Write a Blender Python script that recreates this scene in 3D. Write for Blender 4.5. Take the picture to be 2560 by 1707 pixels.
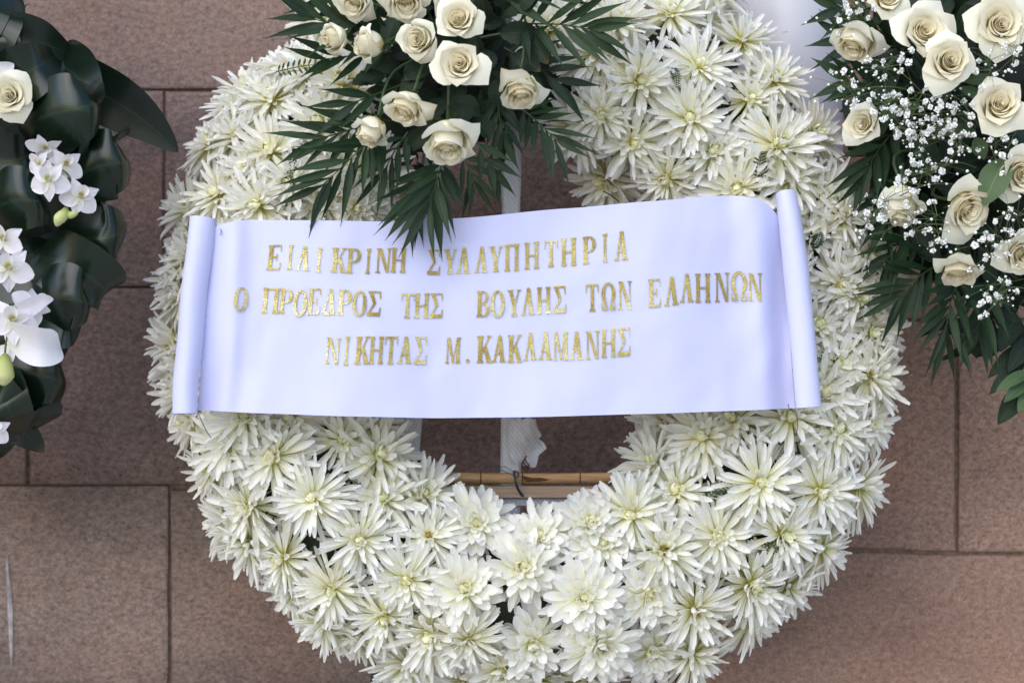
import bpy, math, random
from mathutils import Vector, Matrix, Quaternion, noise

for o in list(bpy.data.objects):
    bpy.data.objects.remove(o, do_unlink=True)
SC = bpy.context.scene
COL = SC.collection
R = math.radians

# ------------------------------------------------------------------ camera
CAM_Y, CAM_Z, FOCAL = -3.022, 1.35, 70.0
cam_d = bpy.data.cameras.new('camera')
cam = bpy.data.objects.new('camera', cam_d)
COL.objects.link(cam)
cam.location = (0, CAM_Y, CAM_Z)
cam.rotation_euler = (R(90), 0, 0)
cam_d.lens = FOCAL
cam_d.sensor_width = 36.0
cam_d.clip_start, cam_d.clip_end = 0.05, 200
cam_d.dof.use_dof = True
cam_d.dof.focus_distance = -CAM_Y - 0.42
cam_d.dof.aperture_fstop = 3.2
SC.camera = cam

# ------------------------------------------------------------------ sky, sun, exposure
world = bpy.data.worlds.new('World')
SC.world = world
world.use_nodes = True
wn = world.node_tree
for n in list(wn.nodes):
    wn.nodes.remove(n)
sky = wn.nodes.new('ShaderNodeTexSky')
sky.sky_type = 'NISHITA'
sky.sun_disc = False
SUN_EL, SUN_AZ = 44.0, 213.0            # sun stands high, in front of the wall and to the left
sky.sun_elevation = R(SUN_EL)
sky.sun_rotation = R(SUN_AZ)
bg = wn.nodes.new('ShaderNodeBackground')
bg.inputs['Strength'].default_value = 0.15
wo = wn.nodes.new('ShaderNodeOutputWorld')
wn.links.new(sky.outputs[0], bg.inputs['Color'])
wn.links.new(bg.outputs[0], wo.inputs['Surface'])

sun_d = bpy.data.lights.new('sun', 'SUN')
sun = bpy.data.objects.new('sun', sun_d)
COL.objects.link(sun)
sun_d.energy = 1.4
sun_d.angle = R(80)
sun_d.color = (1.0, 0.96, 0.90)
az = R(SUN_AZ)
sdir = Vector((math.sin(az) * math.cos(R(SUN_EL)), math.cos(az) * math.cos(R(SUN_EL)), math.sin(R(SUN_EL))))
sun.rotation_euler = sdir.to_track_quat('Z', 'Y').to_euler()
sun.location = sdir * 6

vs = SC.view_settings
vs.view_transform = 'Standard'
vs.look = 'None'
vs.gamma = 1.0
vs.use_curve_mapping = False
vs.exposure = 0.72

# ------------------------------------------------------------------ helpers
KPX = 36.0 / FOCAL / 2560.0


def P(px, py, dep):
    """point that stands `dep` metres in front of the wall"""
    d = -CAM_Y - dep
    return Vector(((px - 1280.0) * KPX * d, -dep, CAM_Z - (py - 853.5) * KPX * d))


def srgb(r, g, b):
    f = lambda c: (c / 255 / 12.92) if c / 255 <= 0.04045 else ((c / 255 + 0.055) / 1.055) ** 2.4
    return (f(r), f(g), f(b), 1)


class MB:
    """collects vertices, faces and a colour attribute (along, across, random)"""
    def __init__(self):
        self.v, self.f, self.c = [], [], []

    def grid(self, rows, cols, wrap=False):
        """rows: list of lists of (Vector, colour)"""
        b = len(self.v)
        nr, nc = len(rows), len(rows[0])
        for row in rows:
            for p, c in row:
                self.v.append(p)
                self.c.append(c)
        for i in range(nr - 1):
            for j in range(nc - 1 + (1 if wrap else 0)):
                j2 = (j + 1) % nc
                self.f.append((b + i * nc + j, b + i * nc + j2, b + (i + 1) * nc + j2, b + (i + 1) * nc + j))

    def tube(self, pts, radii, n=6, col=(0.5, 0.5, 0.5), caps=True):
        rows = []
        prev = None
        for i, p in enumerate(pts):
            a = pts[max(0, i - 1)]
            c = pts[min(len(pts) - 1, i + 1)]
            t = (c - a).normalized()
            if prev is None:
                u = t.orthogonal().normalized()
            else:
                u = (prev - t * prev.dot(t))
                u = u.normalized() if u.length > 1e-6 else t.orthogonal().normalized()
            prev = u
            w = t.cross(u)
            r = radii[i] if isinstance(radii, (list, tuple)) else radii
            rows.append([(p + (u * math.cos(2 * math.pi * k / n) + w * math.sin(2 * math.pi * k / n)) * r,
                          (i / max(1, len(pts) - 1), k / n, col[2])) for k in range(n)])
        b = len(self.v)
        self.grid(rows, n, wrap=True)
        if caps:
            self.f.append(tuple(b + k for k in range(n))[::-1])
            e = b + (len(pts) - 1) * n
            self.f.append(tuple(e + k for k in range(n)))

    def poly(self, pts, col=(0.5, 0.5, 0.5)):
        b = len(self.v)
        for p in pts:
            self.v.append(p)
            self.c.append(col)
        self.f.append(tuple(range(b, b + len(pts))))

    def box(self, lo, hi, col=(0.5, 0.5, 0.5)):
        b = len(self.v)
        for x in (lo[0], hi[0]):
            for y in (lo[1], hi[1]):
                for z in (lo[2], hi[2]):
                    self.v.append(Vector((x, y, z)))
                    self.c.append(col)
        for q in ((0, 1, 3, 2), (4, 6, 7, 5), (0, 4, 5, 1), (2, 3, 7, 6), (0, 2, 6, 4), (1, 5, 7, 3)):
            self.f.append(tuple(b + i for i in q))

    def mesh(self, name, mat, smooth=True, origin=None):
        me = bpy.data.meshes.new(name)
        vv = self.v if origin is None else [p - origin for p in self.v]
        me.from_pydata([tuple(p) for p in vv], [], self.f)
        at = me.attributes.new('pc', 'FLOAT_COLOR', 'POINT')
        flat = []
        for c in self.c:
            flat += [c[0], c[1], c[2], 1.0]
        at.data.foreach_set('color', flat)
        if smooth:
            me.polygons.foreach_set('use_smooth', [True] * len(me.polygons))
        me.materials.append(mat)
        me.update()
        return me


def link(name, me, parent=None, loc=None, rot=None, scale=None):
    o = bpy.data.objects.new(name, me)
    COL.objects.link(o)
    if parent is not None:
        o.parent = parent
    if loc is not None:
        o.location = loc
    if rot is not None:
        o.rotation_euler = rot
    if scale is not None:
        o.scale = (scale,) * 3 if isinstance(scale, (int, float)) else scale
    return o


def thing(name, loc, label, cat, group=None):
    o = bpy.data.objects.new(name, None)
    o.empty_display_size = 0.05
    COL.objects.link(o)
    o.location = loc
    o['label'] = label
    o['category'] = cat
    if group:
        o['group'] = group
    return o


def part_world(name, mb, mat, parent, root_loc, smooth=True, origin=None):
    """mesh given in world coordinates, parented under an unrotated root at root_loc"""
    org = origin if origin is not None else root_loc
    me = mb.mesh(name, mat, smooth, origin=org)
    return link(name, me, parent, loc=org - root_loc)


def orient(n, spin):
    q = Vector(n).normalized().to_track_quat('Z', 'Y') @ Quaternion((0, 0, 1), spin)
    return q.to_euler()


def catmull(pts, m):
    out = []
    n = len(pts)
    for i in range(n - 1):
        p0, p1, p2, p3 = pts[max(0, i - 1)], pts[i], pts[i + 1], pts[min(n - 1, i + 2)]
        for k in range(m):
            t = k / m
            out.append(0.5 * ((2 * p1) + (p2 - p0) * t + (2 * p0 - 5 * p1 + 4 * p2 - p3) * t * t + (3 * p1 - p0 - 3 * p2 + p3) * t ** 3))
    out.append(pts[-1].copy())
    return out


def sstep(a, b, x):
    t = min(1, max(0, (x - a) / (b - a)))
    return t * t * (3 - 2 * t)


# ------------------------------------------------------------------ materials
class NT:
    def __init__(self, name):
        self.m = bpy.data.materials.new(name)
        self.m.use_nodes = True
        self.t = self.m.node_tree
        self.p = self.t.nodes['Principled BSDF']
        self.out = self.t.nodes['Material Output']

    def n(self, typ, **kw):
        x = self.t.nodes.new(typ)
        for k, v in kw.items():
            if k.startswith('i_'):
                key = k[2:].replace('_', ' ')
                x.inputs[key].default_value = v
            else:
                setattr(x, k, v)
        return x

    def l(self, a, b):
        self.t.links.new(a, b)

    def ramp(self, fac, stops, interp='LINEAR'):
        r = self.n('ShaderNodeValToRGB')
        cr = r.color_ramp
        cr.interpolation = interp
        while len(cr.elements) < len(stops):
            cr.elements.new(0.5)
        for e, (pos, col) in zip(cr.elements, stops):
            e.position = pos
            e.color = col if len(col) == 4 else (*col, 1)
        self.l(fac, r.inputs[0])
        return r.outputs[0]

    def mix(self, fac, a, b, mode='MIX'):
        x = self.n('ShaderNodeMix', data_type='RGBA', blend_type=mode)
        for sock, v in ((x.inputs[0], fac), (x.inputs[6], a), (x.inputs[7], b)):
            if isinstance(v, (int, float)):
                sock.default_value = v
            elif isinstance(v, tuple):
                sock.default_value = v if len(v) == 4 else (*v, 1)
            else:
                self.l(v, sock)
        return x.outputs[2]

    def attr(self):
        a = self.n('ShaderNodeAttribute', attribute_name='pc')
        s = self.n('ShaderNodeSeparateColor')
        self.l(a.outputs['Color'], s.inputs[0])
        return s.outputs[0], s.outputs[1], s.outputs[2]

    def noise(self, scale, detail=3, rough=0.5, vec=None, dim=None):
        x = self.n('ShaderNodeTexNoise')
        x.inputs['Scale'].default_value = scale
        x.inputs['Detail'].default_value = detail
        x.inputs['Roughness'].default_value = rough
        if vec is not None:
            self.l(vec, x.inputs['Vector'])
        return x.outputs['Fac']

    def pos(self, scale=None, rot=None):
        g = self.n('ShaderNodeNewGeometry')
        if scale is None and rot is None:
            return g.outputs['Position']
        mp = self.n('ShaderNodeMapping')
        if scale:
            mp.inputs['Scale'].default_value = scale
        if rot:
            mp.inputs['Rotation'].default_value = rot
        self.l(g.outputs['Position'], mp.inputs['Vector'])
        return mp.outputs[0]

    def bump(self, h, strength, dist=0.002):
        b = self.n('ShaderNodeBump')
        b.inputs['Strength'].default_value = strength
        b.inputs['Distance'].default_value = dist
        self.l(h, b.inputs['Height'])
        self.l(b.outputs[0], self.p.inputs['Normal'])

    def math(self, op, a, b=None):
        x = self.n('ShaderNodeMath', operation=op)
        for i, v in enumerate((a, b)):
            if v is None:
                continue
            if isinstance(v, (int, float)):
                x.inputs[i].default_value = v
            else:
                self.l(v, x.inputs[i])
        return x.outputs[0]

    def base(self, col, rough=0.5, spec=0.5):
        if isinstance(col, tuple):
            self.p.inputs['Base Color'].default_value = col if len(col) == 4 else (*col, 1)
        else:
            self.l(col, self.p.inputs['Base Color'])
        self.p.inputs['Roughness'].default_value = rough
        self.p.inputs['Specular IOR Level'].default_value = spec

    def translucent(self, col, fac):
        tr = self.n('ShaderNodeBsdfTranslucent')
        if isinstance(col, tuple):
            tr.inputs['Color'].default_value = col if len(col) == 4 else (*col, 1)
        else:
            self.l(col, tr.inputs['Color'])
        mx = self.n('ShaderNodeMixShader')
        mx.inputs[0].default_value = fac
        self.l(self.p.outputs[0], mx.inputs[1])
        self.l(tr.outputs[0], mx.inputs[2])
        self.l(mx.outputs[0], self.out.inputs['Surface'])


def m_petal(name, tip, mid, base, warm, tr=0.38, s0=0.10, s1=0.42):
    k = NT(name)
    t, s, rnd = k.attr()
    col = k.ramp(t, [(0.0, base), (s0, base), (s1, mid), (0.8, tip), (1.0, tip)])
    oi = k.n('ShaderNodeObjectInfo')
    f = k.math('MULTIPLY', oi.outputs['Random'], 0.45)
    col = k.mix(f, col, k.mix(1.0, col, warm, 'MULTIPLY'))
    f2 = k.math('MULTIPLY', rnd, 0.25)
    col = k.mix(f2, col, k.mix(1.0, col, warm, 'MULTIPLY'))
    old = k.math('MULTIPLY', k.ramp(t, [(0.86, (0, 0, 0)), (1.0, (1, 1, 1))]), k.math('GREATER_THAN', rnd, 0.93))
    col = k.mix(k.math('MULTIPLY', old, 0.55), col, (0.52, 0.40, 0.24))
    st = k.n('ShaderNodeTexNoise', noise_dimensions='2D')
    st.inputs['Scale'].default_value = 1.0
    cb = k.n('ShaderNodeCombineXYZ')
    k.l(k.math('MULTIPLY', s, 9.0), cb.inputs[0])
    k.l(k.math('ADD', k.math('MULTIPLY', t, 1.4), k.math('MULTIPLY', rnd, 30.0)), cb.inputs[1])
    k.l(cb.outputs[0], st.inputs['Vector'])
    k.base(col, 0.5, 0.3)
    k.bump(st.outputs['Fac'], 0.25, 0.0012)
    k.translucent(col, tr)
    return k.m


M = {}
M['mum'] = m_petal('chrysanthemum_petal', (0.93, 0.93, 0.92), (0.93, 0.925, 0.73), (0.76, 0.73, 0.25), (1.0, 0.975, 0.91), s0=0.05, s1=0.29, tr=0.42)
M['mum_centre'] = m_petal('chrysanthemum_heart', (0.90, 0.89, 0.62), (0.85, 0.82, 0.38), (0.58, 0.54, 0.10), (1.0, 0.96, 0.85), tr=0.15, s0=0.22, s1=0.66)
M['rust_heart'] = m_petal('browned_heart', (0.72, 0.50, 0.20), (0.55, 0.24, 0.04), (0.35, 0.13, 0.02), (1.0, 0.9, 0.7), tr=0.1)
M['rose'] = m_petal('rose_petal', (0.91, 0.875, 0.745), (0.91, 0.855, 0.66), (0.84, 0.75, 0.42), (1.0, 0.95, 0.85), tr=0.45)
M['rose_heart'] = m_petal('rose_heart', (0.93, 0.895, 0.74), (0.93, 0.865, 0.62), (0.92, 0.79, 0.44), (1.0, 0.95, 0.86), tr=0.45)
M['rose_green'] = m_petal('rose_guard_petal', (0.86, 0.85, 0.74), (0.84, 0.83, 0.66), (0.62, 0.66, 0.40), (1.0, 0.97, 0.87), tr=0.25)
M['orchid'] = m_petal('orchid_petal', (0.84, 0.82, 0.88), (0.84, 0.82, 0.86), (0.78, 0.78, 0.66), (1.0, 0.97, 0.98), tr=0.3)
M['lip'] = m_petal('orchid_lip', (0.84, 0.82, 0.84), (0.80, 0.78, 0.62), (0.50, 0.46, 0.12), (1.0, 0.97, 0.95), tr=0.2, s0=0.2, s1=0.6)
M['bud'] = m_petal('green_bud', (0.66, 0.68, 0.36), (0.55, 0.60, 0.24), (0.30, 0.38, 0.10), (1.0, 0.97, 0.9), tr=0.2)


def m_leaf(name, dark, light, rough=0.36, vein=0.0, veins=26.0, tr=0.12, spec=0.5, side=0.0):
    k = NT(name)
    t, s, rnd = k.attr()
    oi = k.n('ShaderNodeObjectInfo')
    n = k.noise(60, 3, 0.6, k.pos())
    f = k.math('MULTIPLY', k.math('ADD', k.math('MULTIPLY', n, 0.9), oi.outputs['Random']), 0.5)
    col = k.ramp(f, [(0.2, dark), (0.85, light)])
    d = k.math('ABSOLUTE', k.math('SUBTRACT', s, 0.5))
    rib = k.ramp(d, [(0.0, (1, 1, 1)), (0.035, (0, 0, 0))])
    col = k.mix(k.math('MULTIPLY', rib, 0.55), col, tuple(min(1, c * 2.4) for c in light[:3]))
    dry = k.math('MULTIPLY', k.ramp(t, [(0.86, (0, 0, 0)), (0.99, (1, 1, 1))]), k.math('GREATER_THAN', rnd, 0.62))
    col = k.mix(k.math('MULTIPLY', dry, 0.8), col, (0.10, 0.065, 0.025))
    w0 = k.math('SINE', k.math('MULTIPLY', k.math('ADD', d, k.math('MULTIPLY', t, side)), veins * 6.283))
    col = k.mix(k.math('MULTIPLY', k.math('ADD', w0, 1.0), 0.11), col, tuple(c * 0.35 for c in dark[:3]))
    k.base(col, rough, spec)
    w = k.math('SINE', k.math('MULTIPLY', k.math('ADD', d, k.math('MULTIPLY', t, side)), veins * 6.283))
    h = k.math('ADD', k.math('MULTIPLY', w, 0.5 + vein), k.math('MULTIPLY', n, 1.0))
    k.bump(h, 0.25 + 0.4 * max(0, vein), 0.0009)
    k.translucent(tuple(min(1, c * 1.8) for c in light[:3]), tr)
    return k.m


M['frond'] = m_leaf('palm_leaflet', (0.007, 0.021, 0.008), (0.023, 0.055, 0.017), 0.48, 0.1, 8, spec=0.32)
M['leaf'] = m_leaf('rose_leaf', (0.006, 0.015, 0.006), (0.016, 0.036, 0.012), 0.5, 0.2, 5, side=4, spec=0.3)
M['aspid'] = m_leaf('aspidistra_leaf', (0.004, 0.011, 0.006), (0.009, 0.022, 0.010), 0.27, -0.44, 30, tr=0.04, spec=0.5)
M['bright_leaf'] = m_leaf('ruscus_leaf', (0.035, 0.075, 0.022), (0.075, 0.135, 0.038), 0.45, 0.2, 6, side=4)
M['fern'] = m_leaf('fern_pinna', (0.020, 0.050, 0.016), (0.055, 0.100, 0.030), 0.5, 0.1, 6)
M['moss'] = m_leaf('wreath_moss', (0.006, 0.012, 0.006), (0.016, 0.028, 0.012), 0.7, 0.1, 6, tr=0.03)


def m_plain(name, col, rough=0.5, spec=0.5, metal=0.0, nscale=40, amt=0.25, bump=0.15, bdist=0.001, vscale=None):
    k = NT(name)
    n = k.noise(nscale, 4, 0.6, k.pos(vscale))
    dk = tuple(c * (1 - amt) for c in col[:3])
    lt = tuple(min(1, c * (1 + amt)) for c in col[:3])
    k.base(k.ramp(n, [(0.3, dk), (0.7, lt)]), rough, spec)
    k.p.inputs['Metallic'].default_value = metal
    k.bump(n, bump, bdist)
    return k.m


M['stem'] = m_plain('green_stem', (0.030, 0.055, 0.015), 0.5)
M['stemlight'] = m_plain('pale_stem', (0.085, 0.12, 0.04), 0.5)
M['brown_stem'] = m_plain('brown_stem', (0.20, 0.09, 0.04), 0.6)
M['wire'] = m_plain('binding_wire', (0.10, 0.12, 0.14), 0.35, metal=0.7)
M['rust'] = m_plain('rusty_wire', (0.12, 0.045, 0.018), 0.75, amt=0.6, nscale=300)
M['batten'] = m_plain('pale_wood', (0.50, 0.34, 0.24), 0.65, nscale=60, vscale=(0.2, 6, 8))
M['black_plastic'] = m_plain('black_plastic', (0.010, 0.011, 0.013), 0.22, nscale=25, amt=0.4, bump=0.6, bdist=0.01)
M['white_paint'] = m_plain('white_enamel', (0.56, 0.55, 0.60), 0.34, amt=0.02, bump=0.03)
M['streak'] = m_plain('dried_white_paint', (0.34, 0.30, 0.30), 0.8, nscale=90, amt=0.4)
M['gyps'] = m_plain('gypsophila_white', (0.84, 0.84, 0.82), 0.6, amt=0.06, nscale=200)
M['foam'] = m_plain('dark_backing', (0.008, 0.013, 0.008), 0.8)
M['mortar'] = m_plain('joint_mortar', (0.20, 0.128, 0.100), 0.9, nscale=120, amt=0.5, bump=0.5)
M['paving'] = m_plain('pavement_stone', (0.42, 0.40, 0.37), 0.8, nscale=30)


def m_wrap():
    k = NT('plastic_wrap')
    w = k.n('ShaderNodeTexWave', wave_type='BANDS')
    w.inputs['Scale'].default_value = 105
    w.inputs['Distortion'].default_value = 3.5
    w.inputs['Detail'].default_value = 3
    k.l(k.pos((0.5, 1, 1.6), (0, 0.25, 0)), w.inputs['Vector'])
    col = k.ramp(w.outputs['Fac'], [(0.0, (0.56, 0.56, 0.61)), (1.0, (0.66, 0.66, 0.72))])
    k.base(col, 0.3, 0.6)
    k.bump(w.outputs['Fac'], 0.25, 0.002)
    return k.m


M['wrap'] = m_wrap()


def m_bamboo():
    k = NT('bamboo_cane')
    n = k.noise(30, 4, 0.6, k.pos((0.4, 6, 6)))
    col = k.ramp(n, [(0.25, (0.36, 0.18, 0.075)), (0.55, (0.62, 0.37, 0.17)), (0.8, (0.72, 0.48, 0.26))])
    k.base(col, 0.35, 0.5)
    k.bump(n, 0.1)
    return k.m


M['bamboo'] = m_bamboo()


def m_stone():
    k = NT('bush_hammered_stone')
    p = k.pos((1.0, 1.0, 1.7), (0, R(-20), 0))
    p0 = k.pos()
    oi = k.n('ShaderNodeObjectInfo')
    fine = k.noise(300, 4, 0.7, p)
    mid = k.noise(95, 4, 0.65, p)
    big = k.noise(4.5, 4, 0.6, p0)
    stain = k.noise(2.6, 5, 0.62, k.pos((0.6, 1, 1.3)))
    f = k.math('ADD', k.math('MULTIPLY', fine, 0.62), k.math('MULTIPLY', mid, 0.38))
    col = k.ramp(f, [(0.33, (0.080, 0.056, 0.045)), (0.44, (0.200, 0.143, 0.115)), (0.54, (0.335, 0.243, 0.200)), (0.66, (0.46, 0.355, 0.30))])
    rust = k.ramp(big, [(0.45, (1, 1, 1)), (0.70, (1.08, 0.93, 0.84))])
    col = k.mix(0.8, col, rust, 'MULTIPLY')
    grey = k.ramp(stain, [(0.38, (0.58, 0.59, 0.64)), (0.50, (0.88, 0.88, 0.9)), (0.60, (1.06, 1.04, 1.02))])
    col = k.mix(0.9, col, grey, 'MULTIPLY')
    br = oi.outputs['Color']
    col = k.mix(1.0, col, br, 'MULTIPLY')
    k.base(col, 0.88, 0.25)
    k.bump(f, 0.8, 0.004)
    return k.m


M['stone'] = m_stone()


def m_satin():
    k = NT('white_satin')
    w = k.n('ShaderNodeTexWave', wave_type='BANDS', bands_direction='Z')
    w.inputs['Scale'].default_value = 420
    k.l(k.pos(), w.inputs['Vector'])
    n = k.noise(7, 3, 0.5, k.pos((1, 1, 0.5)))
    k.base((0.55, 0.565, 0.82, 1), 0.45, 0.4)
    k.p.inputs['Sheen Weight'].default_value = 0.15
    h = k.math('ADD', k.math('MULTIPLY', n, 2.0), k.math('MULTIPLY', w.outputs['Fac'], 0.08))
    k.bump(h, 0.35, 0.004)
    return k.m


M['satin'] = m_satin()


def m_glitter():
    k = NT('gold_glitter')
    v = k.n('ShaderNodeTexVoronoi')
    v.inputs['Scale'].default_value = 1400
    k.l(k.pos(), v.inputs['Vector'])
    sp = k.n('ShaderNodeSeparateColor')
    k.l(v.outputs['Color'], sp.inputs[0])
    big = k.noise(16, 3, 0.6, k.pos())
    f = k.math('ADD', k.math('MULTIPLY', sp.outputs[0], 0.62), k.math('ADD', k.math('MULTIPLY', big, 1.5), -0.42))
    col = k.ramp(f, [(0.22, (0.17, 0.105, 0.018)), (0.45, (0.33, 0.24, 0.050)), (0.70, (0.50, 0.41, 0.11)), (0.90, (0.72, 0.64, 0.25)), (1.0, (1, 0.95, 0.7))])
    k.base(col, 0.33, 0.6)
    k.p.inputs['Metallic'].default_value = 0.3
    nm = k.n('ShaderNodeVectorMath', operation='SUBTRACT')
    k.l(v.outputs['Color'], nm.inputs[0])
    nm.inputs[1].default_value = (0.5, 0.5, 0.5)
    sc = k.n('ShaderNodeVectorMath', operation='SCALE')
    k.l(nm.outputs[0], sc.inputs[0])
    sc.inputs['Scale'].default_value = 0.9
    g = k.n('ShaderNodeNewGeometry')
    ad = k.n('ShaderNodeVectorMath', operation='ADD')
    k.l(sc.outputs[0], ad.inputs[0])
    k.l(g.outputs['Normal'], ad.inputs[1])
    no = k.n('ShaderNodeVectorMath', operation='NORMALIZE')
    k.l(ad.outputs[0], no.inputs[0])
    k.l(no.outputs[0], k.p.inputs['Normal'])
    return k.m


M['gold'] = m_glitter()

# ------------------------------------------------------------------ wall and pavement
mb = MB()
mb.box((-9, -9, -0.05), (9, 0.4, 0.0))
pav = link('pavement', mb.mesh('pavement', M['paving'], False))
pav['kind'] = 'structure'
pav['label'] = 'pale stone pavement at the foot of the wall'

mb = MB()
w0, w1 = P(-900, -900, -0.02), P(3500, 3200, -0.02)
mb.box((w0.x, 0.008, 0.0), (w1.x, 0.30, w0.z))
wall = link('stone_wall', mb.mesh('stone_wall', M['mortar'], False))
wall['kind'] = 'structure'
wall['label'] = 'pinkish brown wall of large rough stone blocks behind the wreaths'
wall['category'] = 'wall'


def stone_block(x0, y0, x1, y1, sl=0.0, sr=0.0, out=0.0):
    """px rectangle on the wall; sl, sr: how far the bottom/top edges drop at the right end"""
    g = 3.2
    c = 5.0
    rows = []
    for inset, dep in ((0, -0.0078), (0, -0.0045), (c * 0.45, -0.0012 + out), (c * 1.6, 0.0 + out)):
        q = []
        for (x, y) in ((x0 + g + inset, y0 + g + inset), (x1 - g - inset, y0 + g + inset + sl),
                       (x1 - g - inset, y1 - g - inset + sr), (x0 + g + inset, y1 - g - inset)):
            q.append(P(x, y, dep))
        rows.append(q)
    m = MB()
    nsub = 10
    allrows = []
    for q in rows:
        ring = []
        for i in range(4):
            a, b = q[i], q[(i + 1) % 4]
            for k in range(nsub):
                p = a.lerp(b, k / nsub)
                jn = noise.noise(p * 22.0 + Vector((0, i * 3.1, 0))) * 0.0022 + noise.noise(p * 5.0 + Vector((0, i * 1.7, 0))) * 0.003
                ring.append((p + Vector((jn, 0, jn)), (0.5, 0.5, 0.5)))
        allrows.append(ring)
    m.grid(allrows, 4 * nsub, wrap=True)
    b = len(m.v) - 4 * nsub
    m.f.append(tuple(range(b, b + 4 * nsub)))
    org = rows[-1][0].lerp(rows[-1][2], 0.5)
    me = m.mesh('stone_block', M['stone'], False, origin=org)
    return link('stone_block', me, wall, loc=org)


BL = [(-900, -800, 300, -270), (300, -800, 1640, -270),
      (-900, -270, -60, 226), (-60, -270, 1000, 226), (1000, -270, 1640, 226),
      (-900, 226, 411, 718), (411, 226, 1640, 718),
      (-900, 718, 72, 1210), (72, 718, 1640, 1214),
      (-900, 1210, 424, 1696), (424, 1222, 1640, 1716),
      (-900, 1696, 180, 2190), (180, 1716, 1640, 2190),
      (-900, 2190, 500, 2690), (500, 2190, 1640, 2690), (-900, 2690, 100, 3070), (100, 2690, 1640, 3070),
      (1640, -800, 3400, -130), (1640, -130, 2240, 390), (2240, -130, 3400, 390), (1640, 390, 2700, 800), (2700, 390, 3400, 800),
      (1640, 800, 2392, 1366), (2392, 800, 3400, 1381), (1640, 1366, 2750, 1890), (2750, 1388, 3400, 1890),
      (1640, 1890, 2300, 2400), (2300, 1890, 3400, 2400), (1640, 2400, 2500, 3070), (2500, 2400, 3400, 3070)]
SL = {7: (0, 4), 8: (0, 8), 9: (0, 20), 10: (4, 0), 22: (0, 15), 23: (0, 20), 24: (22, 0), 25: (13, 0)}
rb = random.Random(4)
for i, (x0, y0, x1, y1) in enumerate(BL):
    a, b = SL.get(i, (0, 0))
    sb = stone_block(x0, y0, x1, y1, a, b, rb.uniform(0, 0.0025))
    g_ = rb.uniform(0.90, 1.06)
    sb.color = (g_, g_ * rb.uniform(.97, 1.0), g_ * rb.uniform(.96, 1.02), 1)
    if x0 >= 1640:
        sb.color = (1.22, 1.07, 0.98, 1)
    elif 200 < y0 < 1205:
        sb.color = (0.84, 0.82, 0.87, 1)  # greyer stone, also darkened in colour to imitate shade between the wreaths

# dried white drip on a lower block
m = MB()
rr = random.Random(2)
pts = [(18, 1385), (19, 1420), (23, 1480), (26, 1540), (27, 1590), (29, 1640), (30, 1668)]
wid = [1.2, 3, 5.5, 7, 5, 3.5, 0.8]
rows = []
for (x, y), w in zip(pts, wid):
    rows.append([(P(x - w + rr.uniform(-1, 1), y, 0.0042), (0, 0, 0)), (P(x, y, 0.0052), (0, .5, 0)), (P(x + w + rr.uniform(-1, 1), y, 0.0042), (0, 1, 0))])
m.grid(rows, 3)
part_world('paint_drip', m, M['streak'], wall, Vector((0, 0, 0)), origin=P(23, 1520, 0.004))

# ------------------------------------------------------------------ white column behind the roses
colroot = thing('white_column', P(1990, 3077, 0.08).xy.to_3d(), 'smooth white rounded column between the chrysanthemum wreath and the rose wreath', 'column')
cb_ = P(1975, 0, 0.09)
m = MB()
n = 40
rows = []
zt, zb = P(0, -500, 0.1).z, P(0, 800, 0.1).z
for z, r in ((zb - 0.002, 0.05), (zb, 0.074), (zb + 0.01, 0.078), (zt - 0.01, 0.078), (zt, 0.074)):
    rows.append([(Vector((cb_.x + r * math.cos(2 * math.pi * k / n), -0.085 + r * math.sin(2 * math.pi * k / n), z)), (0, 0, 0)) for k in range(n)])
m.grid(rows, n, wrap=True)
m.f.append(tuple(range(n))[::-1])
m.f.append(tuple(range(4 * n, 5 * n)))
part_world('shaft', m, M['white_paint'], colroot, colroot.location.copy())
m = MB()
for zz in (zb + 0.12, zt - 0.2):
    m.box((cb_.x - 0.02, -0.012, zz - 0.015), (cb_.x + 0.02, 0.004, zz + 0.015))
part_world('wall_bracket', m, M['white_paint'], colroot, colroot.location.copy(), smooth=False)

# ------------------------------------------------------------------ chrysanthemum meshes
def petal(m, rng, phi, e0, curv, L, W, theta, r0=0.004, z0=0.0, twist=0.0, tb=0.0, side=0.0, nrow=7, ncol=5, tipw=0.30, notch=0.0):
    """one quilled or flat petal on the axis +Z; elevation e0, incurve curv"""
    rnd = rng.random()
    ca, sa = math.cos(phi), math.sin(phi)
    r, z, y = r0, z0, 0.0
    e, yaw = e0, 0.0
    rows = []
    ds = L / (nrow - 1)
    for i in range(nrow):
        t = i / (nrow - 1)
        if i:
            e += curv / (nrow - 1)
            yaw += side / (nrow - 1)
            r += ds * math.cos(e) * math.cos(yaw)
            y += ds * math.cos(e) * math.sin(yaw)
            z += ds * math.sin(e)
        w = W * (0.42 + 0.58 * sstep(0.0, 0.62, t))
        if t > 0.70:
            w *= max(tipw, math.sqrt(max(0, 1 - ((t - 0.70) / 0.315) ** 2)))
        tw = twist * t
        row = []
        for j in range(ncol):
            s = -1 + 2 * j / (ncol - 1)
            th = theta * (1.0 - 0.30 * t)
            la = w * math.sin(s * th) / th
            up = w * (1 - math.cos(s * th)) / th
            la, up = la * math.cos(tw) - up * math.sin(tw), la * math.sin(tw) + up * math.cos(tw)
            rr_ = r - up * math.sin(e)
            zz = z + up * math.cos(e)
            yy = y + la
            if notch and i == nrow - 1:
                rr_ -= notch * (1 - abs(s)) * math.cos(e)
            row.append((Vector((rr_ * ca - yy * sa, rr_ * sa + yy * ca, zz)), (min(1, tb + t * (1 - tb)), (s + 1) / 2, rnd)))
        rows.append(row)
    m.grid(rows, ncol)


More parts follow.
